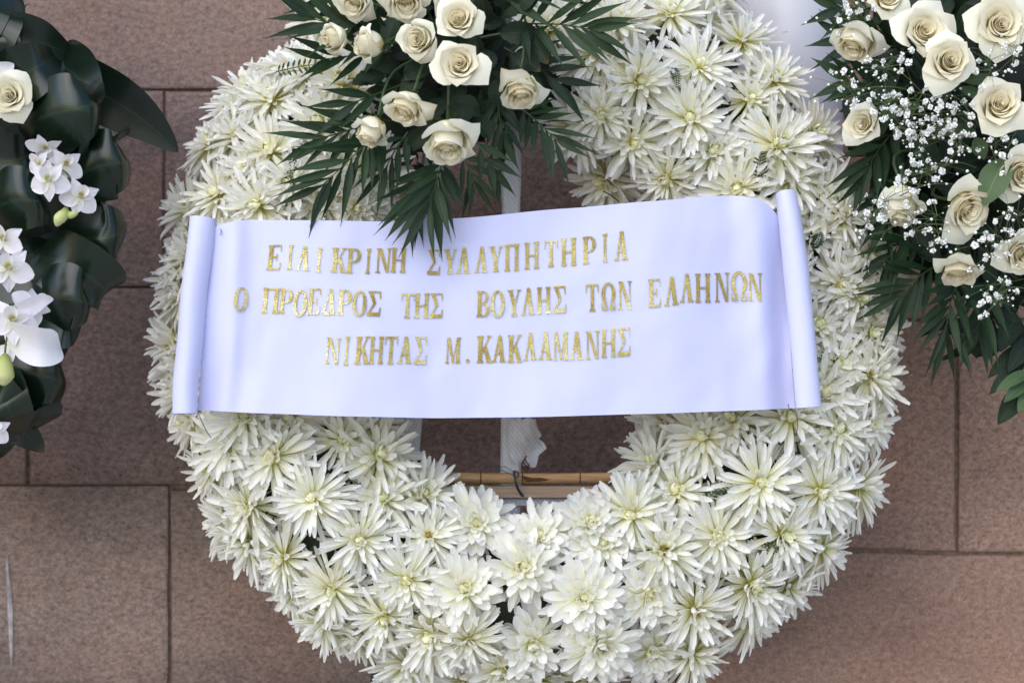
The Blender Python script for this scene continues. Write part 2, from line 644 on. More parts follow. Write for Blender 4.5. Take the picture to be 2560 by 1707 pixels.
def bloom_meshes(style, seed):
    rng = random.Random(seed)
    m = MB()
    if style == 'spider':
        tiers = [(27, -20, 10, 0.0615, 0.0052, 2.0), (23, 0, 10, 0.0600, 0.0054, 1.95), (19, 18, 9, 0.0540, 0.0053, 1.85), (13, 36, 8, 0.0430, 0.0050, 1.7), (10, 53, 7, 0.0310, 0.0046, 1.3), (7, 66, 6, 0.0230, 0.0040, 1.1)]
    else:
        tiers = [(24, -22, 10, 0.0530, 0.0066, 1.0), (24, -2, 10, 0.0510, 0.0066, 0.9), (20, 16, 9, 0.0450, 0.0064, 0.9), (16, 34, 9, 0.0370, 0.0060, 0.9), (13, 50, 8, 0.0290, 0.0055, 0.9), (10, 64, 6, 0.0220, 0.0045, 0.9)]
    sparse = rng.uniform(0.86, 1.1)
    for ti, (n, el, dv, L, W, th) in enumerate(tiers):
        n = int(n * sparse)
        off = rng.random() * 6.28
        for k in range(n):
            phi = off + 2 * math.pi * (k + rng.uniform(-0.38, 0.38)) / n
            e0 = R(el + rng.gauss(0, dv * 0.75))
            curv = R(rng.gauss(6 if ti < 2 else 12, 13))
            if rng.random() < 0.07:
                curv = R(rng.uniform(-70, -25))
            petal(m, rng, phi, e0, curv, L * rng.uniform(0.80, 1.08), W * rng.uniform(0.8, 1.25), th * rng.uniform(0.8, 1.15),
                  r0=0.0035 + 0.001 * (5 - ti) * 0.4, z0=0.0022 * ti, twist=rng.gauss(0, 0.3), tb=0.0, side=rng.gauss(0, 0.16),
                  tipw=rng.uniform(0.18, 0.5), notch=rng.choice((0, 0, -0.002, 0.0015)))
    # receptacle that closes the middle
    m.tube([Vector((0, 0, -0.012)), Vector((0, 0, -0.006)), Vector((0, 0, 0.002)), Vector((0, 0, 0.009)), Vector((0, 0, 0.012))], [0.002, 0.005, 0.0075, 0.0055, 0.001], 10)
    for q_ in range(len(m.c) - 50, len(m.c)):
        m.c[q_] = (0.04, 0.5, 0.5)
    # the incurved heart
    c = MB()
    kind = rng.random()
    if style == 'spider':
        nh = rng.choice((7, 8, 9))
        for ring, (cnt, e, cv, L, W, r0) in enumerate(((nh, 62, 72, 0.023, 0.0050, 0.0058), (6, 72, 80, 0.0205, 0.0048, 0.0045), (5, 80, 85, 0.017, 0.0036, 0.003))):
            off = rng.random() * 6
            for k in range(cnt):
                petal(c, rng, off + 2 * math.pi * (k + rng.uniform(-.2, .2)) / cnt, R(e + rng.gauss(0, 7)), R(cv * rng.uniform(0.7, 1.2)), L * rng.uniform(0.8, 1.15), W, 1.0, r0=r0, z0=0.006, tb=0.05 + 0.0 * ring, tipw=0.45)
    else:
        for ring, (cnt, e, cv, L, W, r0) in enumerate(((12, 55, 90, 0.018, 0.0036, 0.0085), (9, 66, 90, 0.015, 0.0032, 0.006), (6, 78, 80, 0.012, 0.0028, 0.0035), (4, 84, 70, 0.009, 0.0024, 0.0012))):
            off = rng.random() * 6
            for k in range(cnt):
                petal(c, rng, off + 2 * math.pi * (k + rng.uniform(-.2, .2)) / cnt, R(e + rng.gauss(0, 7)), R(cv * rng.uniform(0.7, 1.2)), L * rng.uniform(0.8, 1.15), W, 1.0, r0=r0, z0=0.006, tb=0.1, tipw=0.45)
    return m.mesh('chrysanthemum', M['mum']), c.mesh('flower_heart', M['mum_centre'])


def rust_heart(seed):
    rng = random.Random(seed)
    c = MB()
    for k in range(26):
        petal(c, rng, rng.random() * 6.28, R(rng.uniform(50, 88)), R(rng.uniform(0, 50)), rng.uniform(0.006, 0.013), 0.0017, 1.0, r0=rng.uniform(0.0, 0.0055), z0=0.007, tipw=0.5, nrow=4, ncol=3)
    return c.mesh('flower_heart', M['rust_heart'])


SPIDER = [bloom_meshes('spider', 100 + i) for i in range(34)]
BROAD = [bloom_meshes('broad', 300 + i) for i in range(13)]
RUST = [rust_heart(500 + i) for i in range(3)]

# ------------------------------------------------------------------ the chrysanthemum wreath
RCX, RCY, RM, RW = 1334.0, 816.0, 664.0, 240.0


def ring_dep(py):
    return 0.30 + 0.0000575 * (py - 853.0)


WR0 = Vector((P(RCX, 0, 0.3).x, -0.33, P(0, 1690, 0.33).z))
wreath = thing('funeral_wreath', WR0, 'large round wreath of creamy white spiky chrysanthemums behind the lettered banner', 'wreath')

# moss ring with tufts of dark leaves
m = MB()
rows = []
NA, NB = 96, 14
rg = random.Random(9)
for i in range(NA):
    a = 2 * math.pi * i / NA
    row = []
    for j in range(NB):
        b = 2 * math.pi * j / NB
        rr_ = (RM + 150 * math.cos(b) * (1 + 0.12 * rg.uniform(-1, 1)))
        x, y = RCX + rr_ * math.cos(a), RCY + rr_ * math.sin(a)
        row.append((P(x, y, ring_dep(y) + 0.062 * math.sin(b) * (1 + 0.15 * rg.uniform(-1, 1))), (0.5, 0.3, rg.random())))
    rows.append(row)
rows.append(rows[0])
m.grid(rows, NB, wrap=True)
part_world('moss_ring', m, M['moss'], wreath, WR0)

m = MB()
for i in range(1500):
    a = rg.random() * 6.283
    b = R(rg.uniform(-20, 200))
    rr_ = RM + 165 * math.cos(b)
    x, y = RCX + rr_ * math.cos(a), RCY + rr_ * math.sin(a)
    p = P(x, y, ring_dep(y) + 0.068 * math.sin(b))
    d = Vector((math.cos(a) * math.cos(b), -math.sin(b), -math.sin(a) * math.cos(b))) + Vector((rg.gauss(0, .6), rg.gauss(0, .6), rg.gauss(0, .6)))
    d.normalize()
    L = rg.uniform(0.012, 0.032)
    u = d.orthogonal().normalized()
    u = Quaternion(d, rg.random() * 6.28) @ u
    w = L * rg.uniform(0.14, 0.24)
    k = rg.random()
    up = d.cross(u) * 0.002
    m.grid([[(p, (0, .5, k)), (p, (0, .5, k))], [(p + d * L * .5 - u * w + up, (.5, 0, k)), (p + d * L * .5 + u * w + up, (.5, 1, k))], [(p + d * L, (1, .5, k)), (p + d * L, (1, .5, k))]], 2)
fo = part_world('foliage', m, M['moss'], wreath, WR0)
fo['kind'] = 'stuff'

BLOOMS = [  # x, y, style/heart, radius factor   (s spider, b broad, r browned heart)
 (707, 151, 's'), (612, 213, 's'), (672, 236, 's'), (579, 248, 's'), (857, 203, 's'), (798, 305, 's'), (579, 330, 's'), (505, 352, 's'), (672, 372, 's'),
 (533, 478, 's'), (639, 508, 's'), (455, 512, 's'), (808, 491, 's'), (775, 545, 's'), (771, 170, 's'), (890, 520, 's'), (720, 455, 's'), (610, 420, 's'), (930, 430, 's'), (860, 400, 's'),
 (458, 575, 's'), (452, 638, 's'), (440, 690, 's'), (436, 745, 's'), (430, 850, 's'), (436, 905, 's'), (442, 979, 's'), (463, 1052, 's'),
 (559, 1115, 'r'), (511, 1191, 's'), (673, 1143, 's'), (858, 1099, 's'), (951, 1134, 's'), (606, 1271, 's'), (775, 1249, 's'), (957, 1239, 's'), (1066, 1232, 's'),
 (612, 1368, 's'), (692, 1402, 's'), (897, 1351, 's'), (1072, 1335, 'r'), (820, 1478, 's'), (1015, 1456, 's'), (610, 1038, 's'), (720, 1045, 's'), (930, 1050, 's'),
 (954, 1550, 's'), (1073, 1586, 's'), (1168, 1612, 'r'), (1162, 1467, 'sb'), (885, 1600, 's'), (715, 1490, 's'), (1016, 1680, 's'), (1150, 1720, 's'), (800, 1570, 's'), (560, 1300, 's'),
 (1190, 1308, 'b'), (1347, 1332, 'b'), (1308, 1417, 'b'), (1504, 1351, 'b'), (1460, 1494, 'b'), (1629, 1491, 'b'), (1659, 1372, 'r'), (1802, 1342, 's'),
 (1572, 1285, 's'), (1332, 1616, 'b'), (1501, 1616, 'b'), (1635, 1646, 'b'), (1742, 1533, 'sr'), (1745, 1649, 's'), (1338, 1725, 'b'), (1475, 1300, 'b'), (1886, 1466, 's'), (1470, 1720, 'b'), (1250, 1690, 'b'),
 (1632, 1150, 's'), (1753, 1087, 's'), (1977, 1038, 's'), (1833, 1045, 's'), (1651, 1045, 's'), (2107, 1073, 's'), (2187, 1059, 's'), (1686, 1224, 's'), (1907, 1210, 's'),
 (2065, 1231, 's'), (2168, 1222, 's'), (1967, 1339, 's'), (2074, 1382, 's'), (1985, 1480, 's'), (1900, 1560, 's'),
 (2035, 577, 's'), (2104, 707, 's'), (2180, 645, 's'), (2100, 906, 's'), (2190, 833, 's'), (2050, 810, 's'), (2195, 940, 's'), (2060, 980, 's'),
 (1679, 20, 's'), (1864, 86, 's'), (1752, 159, 's'), (1599, 202, 's'), (1878, 242, 's'), (1944, 189, 's'), (1725, 292, 's'), (1496, 133, 's'), (1503, 289, 's'), (1579, 358, 's'),
 (1785, 375, 's'), (1951, 358, 's'), (2047, 332, 's'), (1659, 451, 's'), (1841, 471, 's'), (1509, 458, 's'), (1543, 43, 's'), (1450, 335, 's'), (1765, 20, 's'), (2066, 494, 's'), (2119, 543, 's'), (1985, 440, 's'), (2160, 735, 's'),
 (1640, -70, 's'), (1780, -60, 's'), (1500, -40, 's'), (1380, 60, 's'), (1350, -70, 's'), (800, 40, 's'), (900, -50, 's'), (1050, -110, 's'), (1200, -140, 's'), (1000, 20, 's'),
 # under the banner
 (560, 640, 's'), (560, 800, 's'), (570, 950, 's'), (700, 700, 's'), (700, 900, 's'), (830, 640, 's'), (1860, 640, 's'), (1860, 800, 's'), (1860, 940, 's'), (1980, 700, 's'), (1980, 870, 's'), (1760, 560, 's'), (1760, 960, 's'),
]
rg = random.Random(21)
UNDER = 13
for i, (px, py, st) in enumerate(BLOOMS):
    dx, dy = px - RCX, -(py - RCY)
    h = math.hypot(dx, dy)
    rho = max(-1.0, min(1.0, (h - RM) / RW))
    f = math.sqrt(max(0.0, 1 - rho * rho))
    under = i >= len(BLOOMS) - UNDER
    rd = Vector((dx / h, 0, dy / h))
    k = 0.80 if rho > 0 else 0.70
    n = rd * rho * k + Vector((0, -1, 0)) * (f + 0.30) + Vector((rg.gauss(0, .12), 0, 0.10 + rg.gauss(0, .12)))
    n.normalize()
    dep = ring_dep(py) + 0.094 * f + rg.uniform(-0.008, 0.012) - (0.016 if under else 0)
    # beside and under the banner the blooms are pressed back
    if 520 < py < 1010 and not under:
        dep = min(dep, ring_dep(py) + 0.075)
    sc_ = rg.choice((0.86, 0.95, 1.0, 1.03, 1.08)) * rg.uniform(0.97, 1.03) * (0.88 if under else 1.0)
    base = P(px, py, dep) - n * 0.015
    style = 'b' in st
    me, hc = rg.choice(BROAD if style else SPIDER)
    if st == 'sb':
        me, hc = rg.choice(BROAD)
    sp_ = rg.random() * 6.283
    sq = Vector((sc_ * rg.uniform(0.94, 1.06), sc_ * rg.uniform(0.94, 1.06), sc_ * rg.uniform(0.72, 1.22)))
    o = link('chrysanthemum', me, wreath, loc=base - WR0, rot=orient(n, sp_), scale=sq)
    if 'r' in st:
        hc = rg.choice(RUST)
        o['label'] = 'chrysanthemum with a browned orange heart'
    link('flower_heart', hc, o, rot=(rg.gauss(0, .12), rg.gauss(0, .12), rg.random() * 6))

# fern sprigs in the gaps
def fern(pts, L, n=12, name='fern_sprig', parent=None, root=None, mat='fern', wd=0.30):
    m = MB()
    pts = [(x, y, d - 0.028) for x, y, d in pts]
    path = catmull([P(*p) for p in pts], 6)
    m.tube(path, [0.0009 * (1 - 0.6 * i / len(path)) for i in range(len(path))], 5, (0, .5, .5))
    N = len(path) - 1
    for k in range(n):
        t = 0.06 + 0.94 * k / n
        i = min(N - 1, int(t * N))
        p = path[i].lerp(path[i + 1], t * N - i)
        tg = (path[i + 1] - path[i]).normalized()
        sd = tg.cross(Vector((0, -1, 0))).normalized()
        ln = L * (math.sin(math.pi * (0.25 + 0.72 * t)) * 0.9 + 0.1)
        for s in (-1, 1):
            d = (sd * s + tg * 0.55 + Vector((0, rg.uniform(-.3, .3), 0))).normalized()
            u = d.cross(Vector((0, -1, 0.2))).normalized()
            w = ln * wd * 0.5
            c = rg.random()
            m.grid([[(p, (0, .4, c)), (p, (0, .6, c))], [(p + d * ln * .45 - u * w, (.5, 0, c)), (p + d * ln * .45 + u * w, (.5, 1, c))],
                    [(p + d * ln * .8 - u * w * .7, (.8, 0, c)), (p + d * ln * .8 + u * w * .7, (.8, 1, c))], [(p + d * ln, (1, .45, c)), (p + d * ln, (1, .55, c))]], 2)
    return part_world(name, m, M[mat], parent, root, origin=P(*pts[0]))


for pts, L in [([(470, 790, .33), (420, 797, .31), (352, 818, .29)], 0.011), ([(735, 395, .40), (725, 440, .41), (735, 490, .40)], 0.011), ([(690, 180, .36), (760, 165, .38), (830, 160, .38)], 0.012),
               ([(1915, 470, .40), (1900, 420, .41), (1905, 375, .41)], 0.013), ([(1680, 170, .40), (1690, 190, .41), (1692, 220, .41)], 0.008), ([(1760, 1260, .43), (1790, 1225, .44), (1830, 1205, .44)], 0.012),
               ([(1990, 1150, .40), (2020, 1180, .41), (2010, 1215, .41)], 0.012), ([(1900, 1100, .41), (1880, 1090, .42), (1885, 1060, .42)], 0.013), ([(2060, 1120, .39), (2085, 1145, .40), (2080, 1160, .40)], 0.014),
               ([(1900, 1385, .42), (1940, 1360, .43), (1990, 1350, .43)], 0.013), ([(800, 1370, .40), (785, 1385, .41), (770, 1410, .41)], 0.011), ([(2030, 620, .42), (2045, 600, .43), (2050, 580, .44)], 0.010),
               ([(2060, 1010, .40), (2075, 1000, .40), (2090, 980, .40)], 0.014), ([(1640, 1380, .43), (1700, 1385, .44), (1715, 1350, .44)], 0.010), ([(2020, 1130, .40), (1980, 1150, .41), (1950, 1120, .41)], 0.013)]:
    fern(pts, L, 11, parent=wreath, root=WR0)

# little round-leaved sprig above the banner
m = MB()
path = catmull([P(1548, 505, .40), P(1530, 490, .41), P(1508, 478, .42)], 5)
m.tube(path, 0.0009, 5)
part_world('sprig_stem', m, M['stem'], wreath, WR0)


# ------------------------------------------------------------------ generic leaf
def leaf_mesh(m, A, B, width, nrm, fold=0.35, arch=0.06, prof='lance', nrow=9, ncol=5, wav=0.0, rng=None, serr=0.0):
    ax = B - A
    L = ax.length
    ax.normalize()
    n = (nrm - ax * nrm.dot(ax)).normalized()
    sd = ax.cross(n).normalized()
    c = rng.random() if rng else 0.5
    ph = (rng.random() * 6.28) if rng else 0
    rows = []
    for i in range(nrow):
        t = i / (nrow - 1)
        if prof == 'lance':
            w = width * (0.16 + 0.84 * sstep(0, 0.30, t)) * (1 - sstep(0.42, 1.0, t) * 0.97)
        elif prof == 'oval':
            w = width * max(0.05, math.sin(math.pi * (0.04 + 0.95 * t ** 0.9)) ** 0.75)
        else:
            w = width * max(0.03, math.sin(math.pi * min(1, 0.04 + 0.96 * t ** 0.8)) ** 0.85)
        cen = A + ax * L * t + n * (arch * L * math.sin(math.pi * t))
        row = []
        for j in range(ncol):
            s = -1 + 2 * j / (ncol - 1)
            ww = w * (1 + serr * (1 if i % 2 else -1) * (abs(s) > .9))
            row.append((cen + sd * ww * 0.5 * s * math.cos(fold) + n * (abs(s) * w * 0.5 * math.sin(fold)) + n * (wav * w * s * math.sin(ph + 5 * t)), (t, (s + 1) / 2, c)))
        rows.append(row)
    m.grid(rows, ncol)


FRONT = Vector((0, -1, 0))


def frond(root, rloc, rachis, nleaf, L, W, seed, sides=(1, -1), a0=62, a1=18, mat='frond', droop=0.0, t0=0.08, name='palm_frond', fd=0.0, lift=0.010):
    """palm frond: a rachis with single leaflets as sub-parts. rachis: px,py,dep points"""
    rng = random.Random(seed)
    path = catmull([P(*p) for p in rachis], 8)
    m = MB()
    N = len(path) - 1
    m.tube(path, [0.0016 * (1 - 0.7 * i / N) for i in range(N + 1)], 5)
    fr = part_world(name, m, M['stem'], root, rloc, origin=path[0].copy())
    px = KPX * 2.6
    for k in range(nleaf):
        for s in sides:
            t = t0 + (1 - t0) * (k + (0.15 if s > 0 else 0.4)) / nleaf
            t = min(1, t)
            i = min(N - 1, int(t * N))
            p = path[i].lerp(path[i + 1], t * N - i)
            tg = (path[i + 1] - path[max(0, i - 1)]).normalized()
            ang = R(a0 + (a1 - a0) * t + rng.gauss(0, 5)) * s
            d = Quaternion(FRONT, ang) @ tg
            ln = L * px * (0.72 + 0.28 * math.sin(math.pi * (0.15 + 0.75 * t))) * rng.uniform(0.88, 1.1)
            d = (d + Vector((0, rng.gauss(0, .12) - fd, -droop))).normalized()
            tip = p + d * ln
            nrm = (FRONT + Vector((rng.gauss(0, .35), 0, rng.gauss(0, .35) + .2))).normalized()
            ml = MB()
            leaf_mesh(ml, p, tip, 0.8 * W * px * rng.uniform(0.85, 1.12), nrm, fold=rng.uniform(.12, .45), arch=rng.uniform(-.01, .05), prof='lance', nrow=9, ncol=5, rng=rng, wav=rng.uniform(0, .05))
            me = ml.mesh('leaflet', M[mat], True, origin=p)
            link('leaflet', me, fr, loc=p - path[0])
    return fr


def single_leaf(root, rloc, a, b, width, seed, mat='leaf', prof='oval', name='leaf', tilt=(0, 0), fold=0.3, arch=0.08, serr=0.0, nrow=11, wav=0.06):
    rng = random.Random(seed)
    A, B = P(*a), P(*b)
    ml = MB()
    nrm = (FRONT + Vector((tilt[0], 0, tilt[1]))).normalized()
    leaf_mesh(ml, A, B, width * KPX * 2.6, nrm, fold=fold, arch=arch, prof=prof, nrow=nrow, ncol=5, rng=rng, wav=wav, serr=serr)
    me = ml.mesh(name, M[mat], True, origin=A)
    return link(name, me, root, loc=A - rloc)


# ------------------------------------------------------------------ roses
def rose_petal_grid(m, k, N, rng, openness, nrow=10, ncol=11, tb=0.0):
    """petals wrap an egg shaped body; the last few are guard petals that bend back"""
    f = k / (N - 1)
    guard = sstep(N - 6.0, N - 2.0, k)
    a = k * 2.39996 + rng.gauss(0, .15)
    Rk = 0.035 + 0.61 * f ** 0.92 + 0.06 * openness * f
    H = 1.24 + 0.10 * (1 - f) * (1 - openness) - 0.10 * openness * (1 - f) ** 2 + rng.gauss(0, .03) - 0.16 * guard
    W = 2.35 - 1.25 * sstep(0.05, 0.55, f) + rng.uniform(-.08, .1)
    flare = (0.02 + 0.27 * openness * sstep(.18, .75, f) + (0.20 + 0.10 * openness) * guard) * rng.uniform(.75, 1.25)
    curl = (0.03 + 0.05 * openness * f + (0.20 + 0.16 * rng.random()) * guard)
    close = (0.34 - 0.26 * openness) * (0.45 + 0.55 * (1 - guard)) * sstep(0.0, 0.35, f)
    rimroll = 0.035 + 0.03 * f
    ph = rng.random() * 6.28
    asym = rng.gauss(0, .07)
    c = rng.random()
    rows = []
    for i in range(nrow):
        t0 = (i / (nrow - 1)) ** 0.85
        row = []
        for j in range(ncol):
            s = -1 + 2 * j / (ncol - 1)
            top = 1 - 0.09 * s * s - 0.20 * abs(s) ** 5 + asym * s + (0.07 * math.exp(-(s / .18) ** 2)) * sstep(.45, .8, f)
            t = t0 * top
            bul = math.sin(min(1.0, t / 0.50) * math.pi / 2) ** 0.7
            r = Rk * (0.25 + 0.75 * bul)
            qq = max(0.0, (t - 0.48) / 0.52)
            r *= 1 - close * qq ** 1.3
            r += flare * qq ** 2.0
            rim = max(0.0, (qq - .72) / .28)
            r += rimroll * rim ** 2
            z = H * t - curl * max(0.0, (qq - .35) / .65) ** 2 - 0.03 * rim ** 2
            r += (0.05 * f + 0.22 * guard) * abs(s) ** 3.5 * qq
            z -= 0.10 * guard * abs(s) ** 3 * qq
            r += 0.035 * s * (0.5 + f) * bul
            r += ((0.010 + 0.030 * guard) * math.sin(ph + 4.6 * s + 2 * t) + 0.028 * guard * math.sin(ph * 3 + 9.5 * s)) * qq
            z += (0.016 * (f + .2) + 0.035 * guard) * math.sin(ph * 2 + 5.5 * s + 3 * t) * qq
            wid = W * (0.35 + 0.65 * sstep(0, .50, t))
            an = a + s * wid
            row.append((Vector((r * math.cos(an), r * math.sin(an), z - 0.62)), (min(1, tb + t0 * (1 - tb)), (s + 1) / 2, c)))
        rows.append(row)
    m.grid(rows, ncol)


def rose_kit(openness, seed, N=26, core=16):
    rng = random.Random(seed)
    m = MB()
    for k in range(core):
        rose_petal_grid(m, k, N, rng, openness, 8, 11)
    pet = []
    for k in range(core, N):
        p = MB()
        rose_petal_grid(p, k, N, rng, openness)
        pet.append(p.mesh('petal', M['rose_green'] if k >= N - 3 else M['rose']))
    # green calyx and a stub of stem
    c = MB()
    for q in range(5):
        an = q * 1.2566 + 0.3
        d = Vector((math.cos(an), math.sin(an), 0))
        A = d * 0.10 + Vector((0, 0, -0.66))
        B = d * 0.70 + Vector((0, 0, -0.45 - 0.25 * rng.random()))
        leaf_mesh(c, A, B, 0.22, Vector((0, 0, 1)), .3, -.06, 'lance', 7, 3, rng=rng)
    c.tube([Vector((0, 0, -0.60)), Vector((0, 0, -0.70)), Vector((0, 0, -0.82)), Vector((0, 0, -1.4))], [0.20, 0.17, 0.075, 0.06], 8)
    return m.mesh('rose', M['rose_heart']), pet, c.mesh('calyx', M['stem'])


ROSES = {o_: [rose_kit(o_, 40 + int(o_ * 10) * 7 + j) for j in range(3)] for o_ in (0.12, 0.45, 0.75, 1.0)}
rsr = random.Random(77)


def rose(root, rloc, px, py, dep, rpx, ax, openness):
    """ax: (right, up, front) direction the bloom faces"""
    core, pet, cal = rsr.choice(ROSES[openness])
    n = Vector((ax[0], -ax[2], ax[1])).normalized()
    s = rpx * KPX * (-CAM_Y - dep) / (0.80 if openness < .3 else 0.86 if openness < .6 else 1.02 if openness < .9 else 1.12)
    o = link('rose', core, root, loc=P(px, py, dep) - rloc, rot=orient(n, rsr.random() * 6.28), scale=(s * rsr.uniform(.95, 1.05), s * rsr.uniform(.95, 1.05), s * rsr.uniform(.95, 1.12)))
    for q in pet:
        link('petal', q, o)
    link('calyx', cal, o)
    return o


# ------------------------------------------------------------------ rose spray on top of the wreath
SP0 = P(1130, 330, 0.42)
spray = thing('rose_spray', SP0, 'spray of cream roses and palm fronds fixed over the top of the chrysanthemum wreath', 'flower spray')
for (x, y, d, r, ax, op) in [
    (888, 4, .47, 52, (-.2, -.5, .8), .45), (1014, 2, .49, 58, (.05, -.55, .8), .45), (1125, -12, .49, 52, (0, -.4, .9), .75),
    (1148, 52, .52, 62, (-.08, .12, 1), .75), (1049, 100, .50, 54, (-.30, -.12, .9), .45), (836, 96, .47, 47, (-.6, -.3, .6), .12), (924, 112, .49, 50, (-.85, -.12, .45), .12),
    (1150, 163, .53, 66, (-.08, .02, 1), .75), (1303, 222, .50, 60, (.05, -.75, .55), .45), (1016, 266, .52, 62, (-.32, -.72, .5), .45), (930, 326, .50, 50, (-.35, -.85, .38), .12),
    (1120, 350, .53, 78, (.02, -.78, .58), .45)]:
    rose(spray, SP0, x, y, d, r * 0.85, ax, op)
    # stem back into the spray
    m = MB()
    n_ = Vector((ax[0], -ax[2], ax[1])).normalized()
    a_ = P(x, y, d) - n_ * r * KPX * 2.5 * 0.8
    m.tube(catmull([a_, a_ - n_ * 0.05 + Vector((0, .02, .02)), P(1110, 120, .40)], 5), 0.0022, 6)
    part_world('stem', m, M['stem'], spray, SP0)

for args in [  # rachis, leaflets, length, width, seed
    dict(rachis=[(1000, 90, .43), (880, 70, .45), (770, 45, .46)], nleaf=6, L=165, W=30, seed=1, a0=60, a1=12),
    dict(rachis=[(960, 20, .43), (860, -20, .44), (760, -60, .44)], nleaf=5, L=165, W=30, seed=2, a0=60, a1=15),
    dict(rachis=[(980, 130, .42), (880, 140, .43), (800, 150, .45)], nleaf=4, L=140, W=26, seed=3, a0=50, a1=12),
    dict(rachis=[(1010, 210, .43), (930, 240, .45), (870, 262, .46)], nleaf=3, L=150, W=28, seed=4, a0=40, a1=8, sides=(1, -1)),
    dict(rachis=[(960, 320, .45), (900, 375, .47), (800, 470, .47)], nleaf=9, L=165, W=26, seed=5, a0=58, a1=14, lift=.02),
    dict(rachis=[(1020, 330, .44), (985, 380, .45), (960, 430, .45)], nleaf=4, L=150, W=24, seed=6, a0=40, a1=12, sides=(1, -1)),
    dict(rachis=[(1108, 400, .48), (1092, 450, .50), (1072, 512, .505)], nleaf=6, L=182, W=30, seed=7, a0=46, a1=10, fd=0.0),
    dict(rachis=[(1150, 390, .44), (1175, 425, .45), (1185, 460, .45)], nleaf=4, L=120, W=20, seed=8, a0=48, a1=14),
    dict(rachis=[(1300, 270, .43), (1350, 310, .46), (1390, 352, .47)], nleaf=7, L=140, W=24, seed=9, a0=66, a1=16),
    dict(rachis=[(1280, 60, .43), (1400, 62, .46), (1480, 75, .47)], nleaf=7, L=168, W=30, seed=10, a0=66, a1=12),
    dict(rachis=[(1250, 10, .44), (1350, -30, .46), (1450, -70, .46)], nleaf=6, L=160, W=30, seed=11, a0=60, a1=14),
    dict(rachis=[(1240, 230, .42), (1250, 300, .43), (1262, 360, .43)], nleaf=5, L=120, W=26, seed=12, a0=40, a1=8),
    dict(rachis=[(1190, 350, .44), (1220, 400, .45), (1235, 430, .45)], nleaf=3, L=110, W=26, seed=13, a0=34, a1=10),
    dict(rachis=[(930, 300, .44), (860, 330, .45), (780, 350, .46)], nleaf=6, L=150, W=26, seed=15, a0=52, a1=12),
    dict(rachis=[(1090, 400, .45), (1050, 470, .465), (1030, 520, .475)], nleaf=5, L=150, W=26, seed=17, a0=44, a1=10),
    dict(rachis=[(1260, 120, .42), (1330, 160, .43), (1400, 210, .43)], nleaf=5, L=150, W=30, seed=14, a0=60, a1=14),
]:
    frond(spray, SP0, **args)

# broad rose leaves that fill between the roses
rl = random.Random(13)
for (x, y, dx, dy, w) in [(905, 45, -90, 20, 62), (985, 45, -20, 80, 60), (1250, 85, 95, -5, 62), (1262, 25, -10, -70, 44), (1140, 250, 60, 40, 60), (1110, 250, -60, 60, 50),
                          (1060, 190, -60, 50, 54), (1230, 130, -40, 60, 56), (1000, 160, -60, 10, 44), (1080, 160, -70, 40, 46), (1220, 60, -20, -80, 50), (1240, 200, 20, 70, 58), (1290, 130, 60, 50, 60),
                          (1330, 90, 40, 70, 56), (960, 190, -80, 20, 50), (1070, 320, -50, 60, 48), (1180, 290, 50, 60, 56), (1050, 30, -40, 40, 50), (1210, -10, 40, -40, 60), (950, 80, -60, -30, 50), (1290, 20, 60, -40, 56), (1160, 260, -10, 60, 64)]:
    single_leaf(spray, SP0, (x, y, rl.uniform(.43, .46)), (x + dx, y + dy, rl.uniform(.43, .48)), w, int(x + y), tilt=(rl.uniform(-.4, .4), rl.uniform(-.3, .5)), serr=0.07, nrow=15)
for i in range(70):
    a = rl.random() * 6.28
    q = math.sqrt(rl.random())
    x, y = 1130 + 190 * q * math.cos(a), 110 + 190 * q * math.sin(a)
    b = rl.random() * 6.28
    l_ = rl.uniform(60, 110)
    single_leaf(spray, SP0, (x, y, rl.uniform(.37, .43)), (x + l_ * math.cos(b), y + l_ * math.sin(b), rl.uniform(.37, .43)), rl.uniform(40, 62), i, tilt=(rl.uniform(-.7, .7), rl.uniform(-.6, .6)), serr=.06, nrow=13)
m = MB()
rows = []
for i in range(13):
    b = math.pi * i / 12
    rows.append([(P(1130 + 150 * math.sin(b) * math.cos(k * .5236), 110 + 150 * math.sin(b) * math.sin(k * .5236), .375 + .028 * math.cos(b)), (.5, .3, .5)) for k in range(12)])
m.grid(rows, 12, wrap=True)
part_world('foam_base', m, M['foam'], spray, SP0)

# ------------------------------------------------------------------ banner
def interp(tab, x):
    if x <= tab[0][0]:
        return tab[0][1]
    for (x0, y0), (x1, y1) in zip(tab, tab[1:]):
        if x <= x1:
            t = (x - x0) / (x1 - x0)
            t = t * t * (3 - 2 * t) * 0.35 + t * 0.65
            return y0 + (y1 - y0) * t
    return tab[-1][1]


K_ = 2560 / 2352
TOP = [(x * K_, y * K_) for x, y in [(490, 522), (512, 514), (560, 505), (700, 506), (900, 509), (1060, 501), (1300, 479), (1500, 462), (1640, 450), (1700, 450), (1740, 456), (1765, 470), (1790, 500)]]
BOT = [(x * K_, y * K_) for x, y in [(455, 942), (600, 949), (800, 956), (1000, 960), (1200, 958), (1500, 950), (1700, 943), (1830, 937)]]


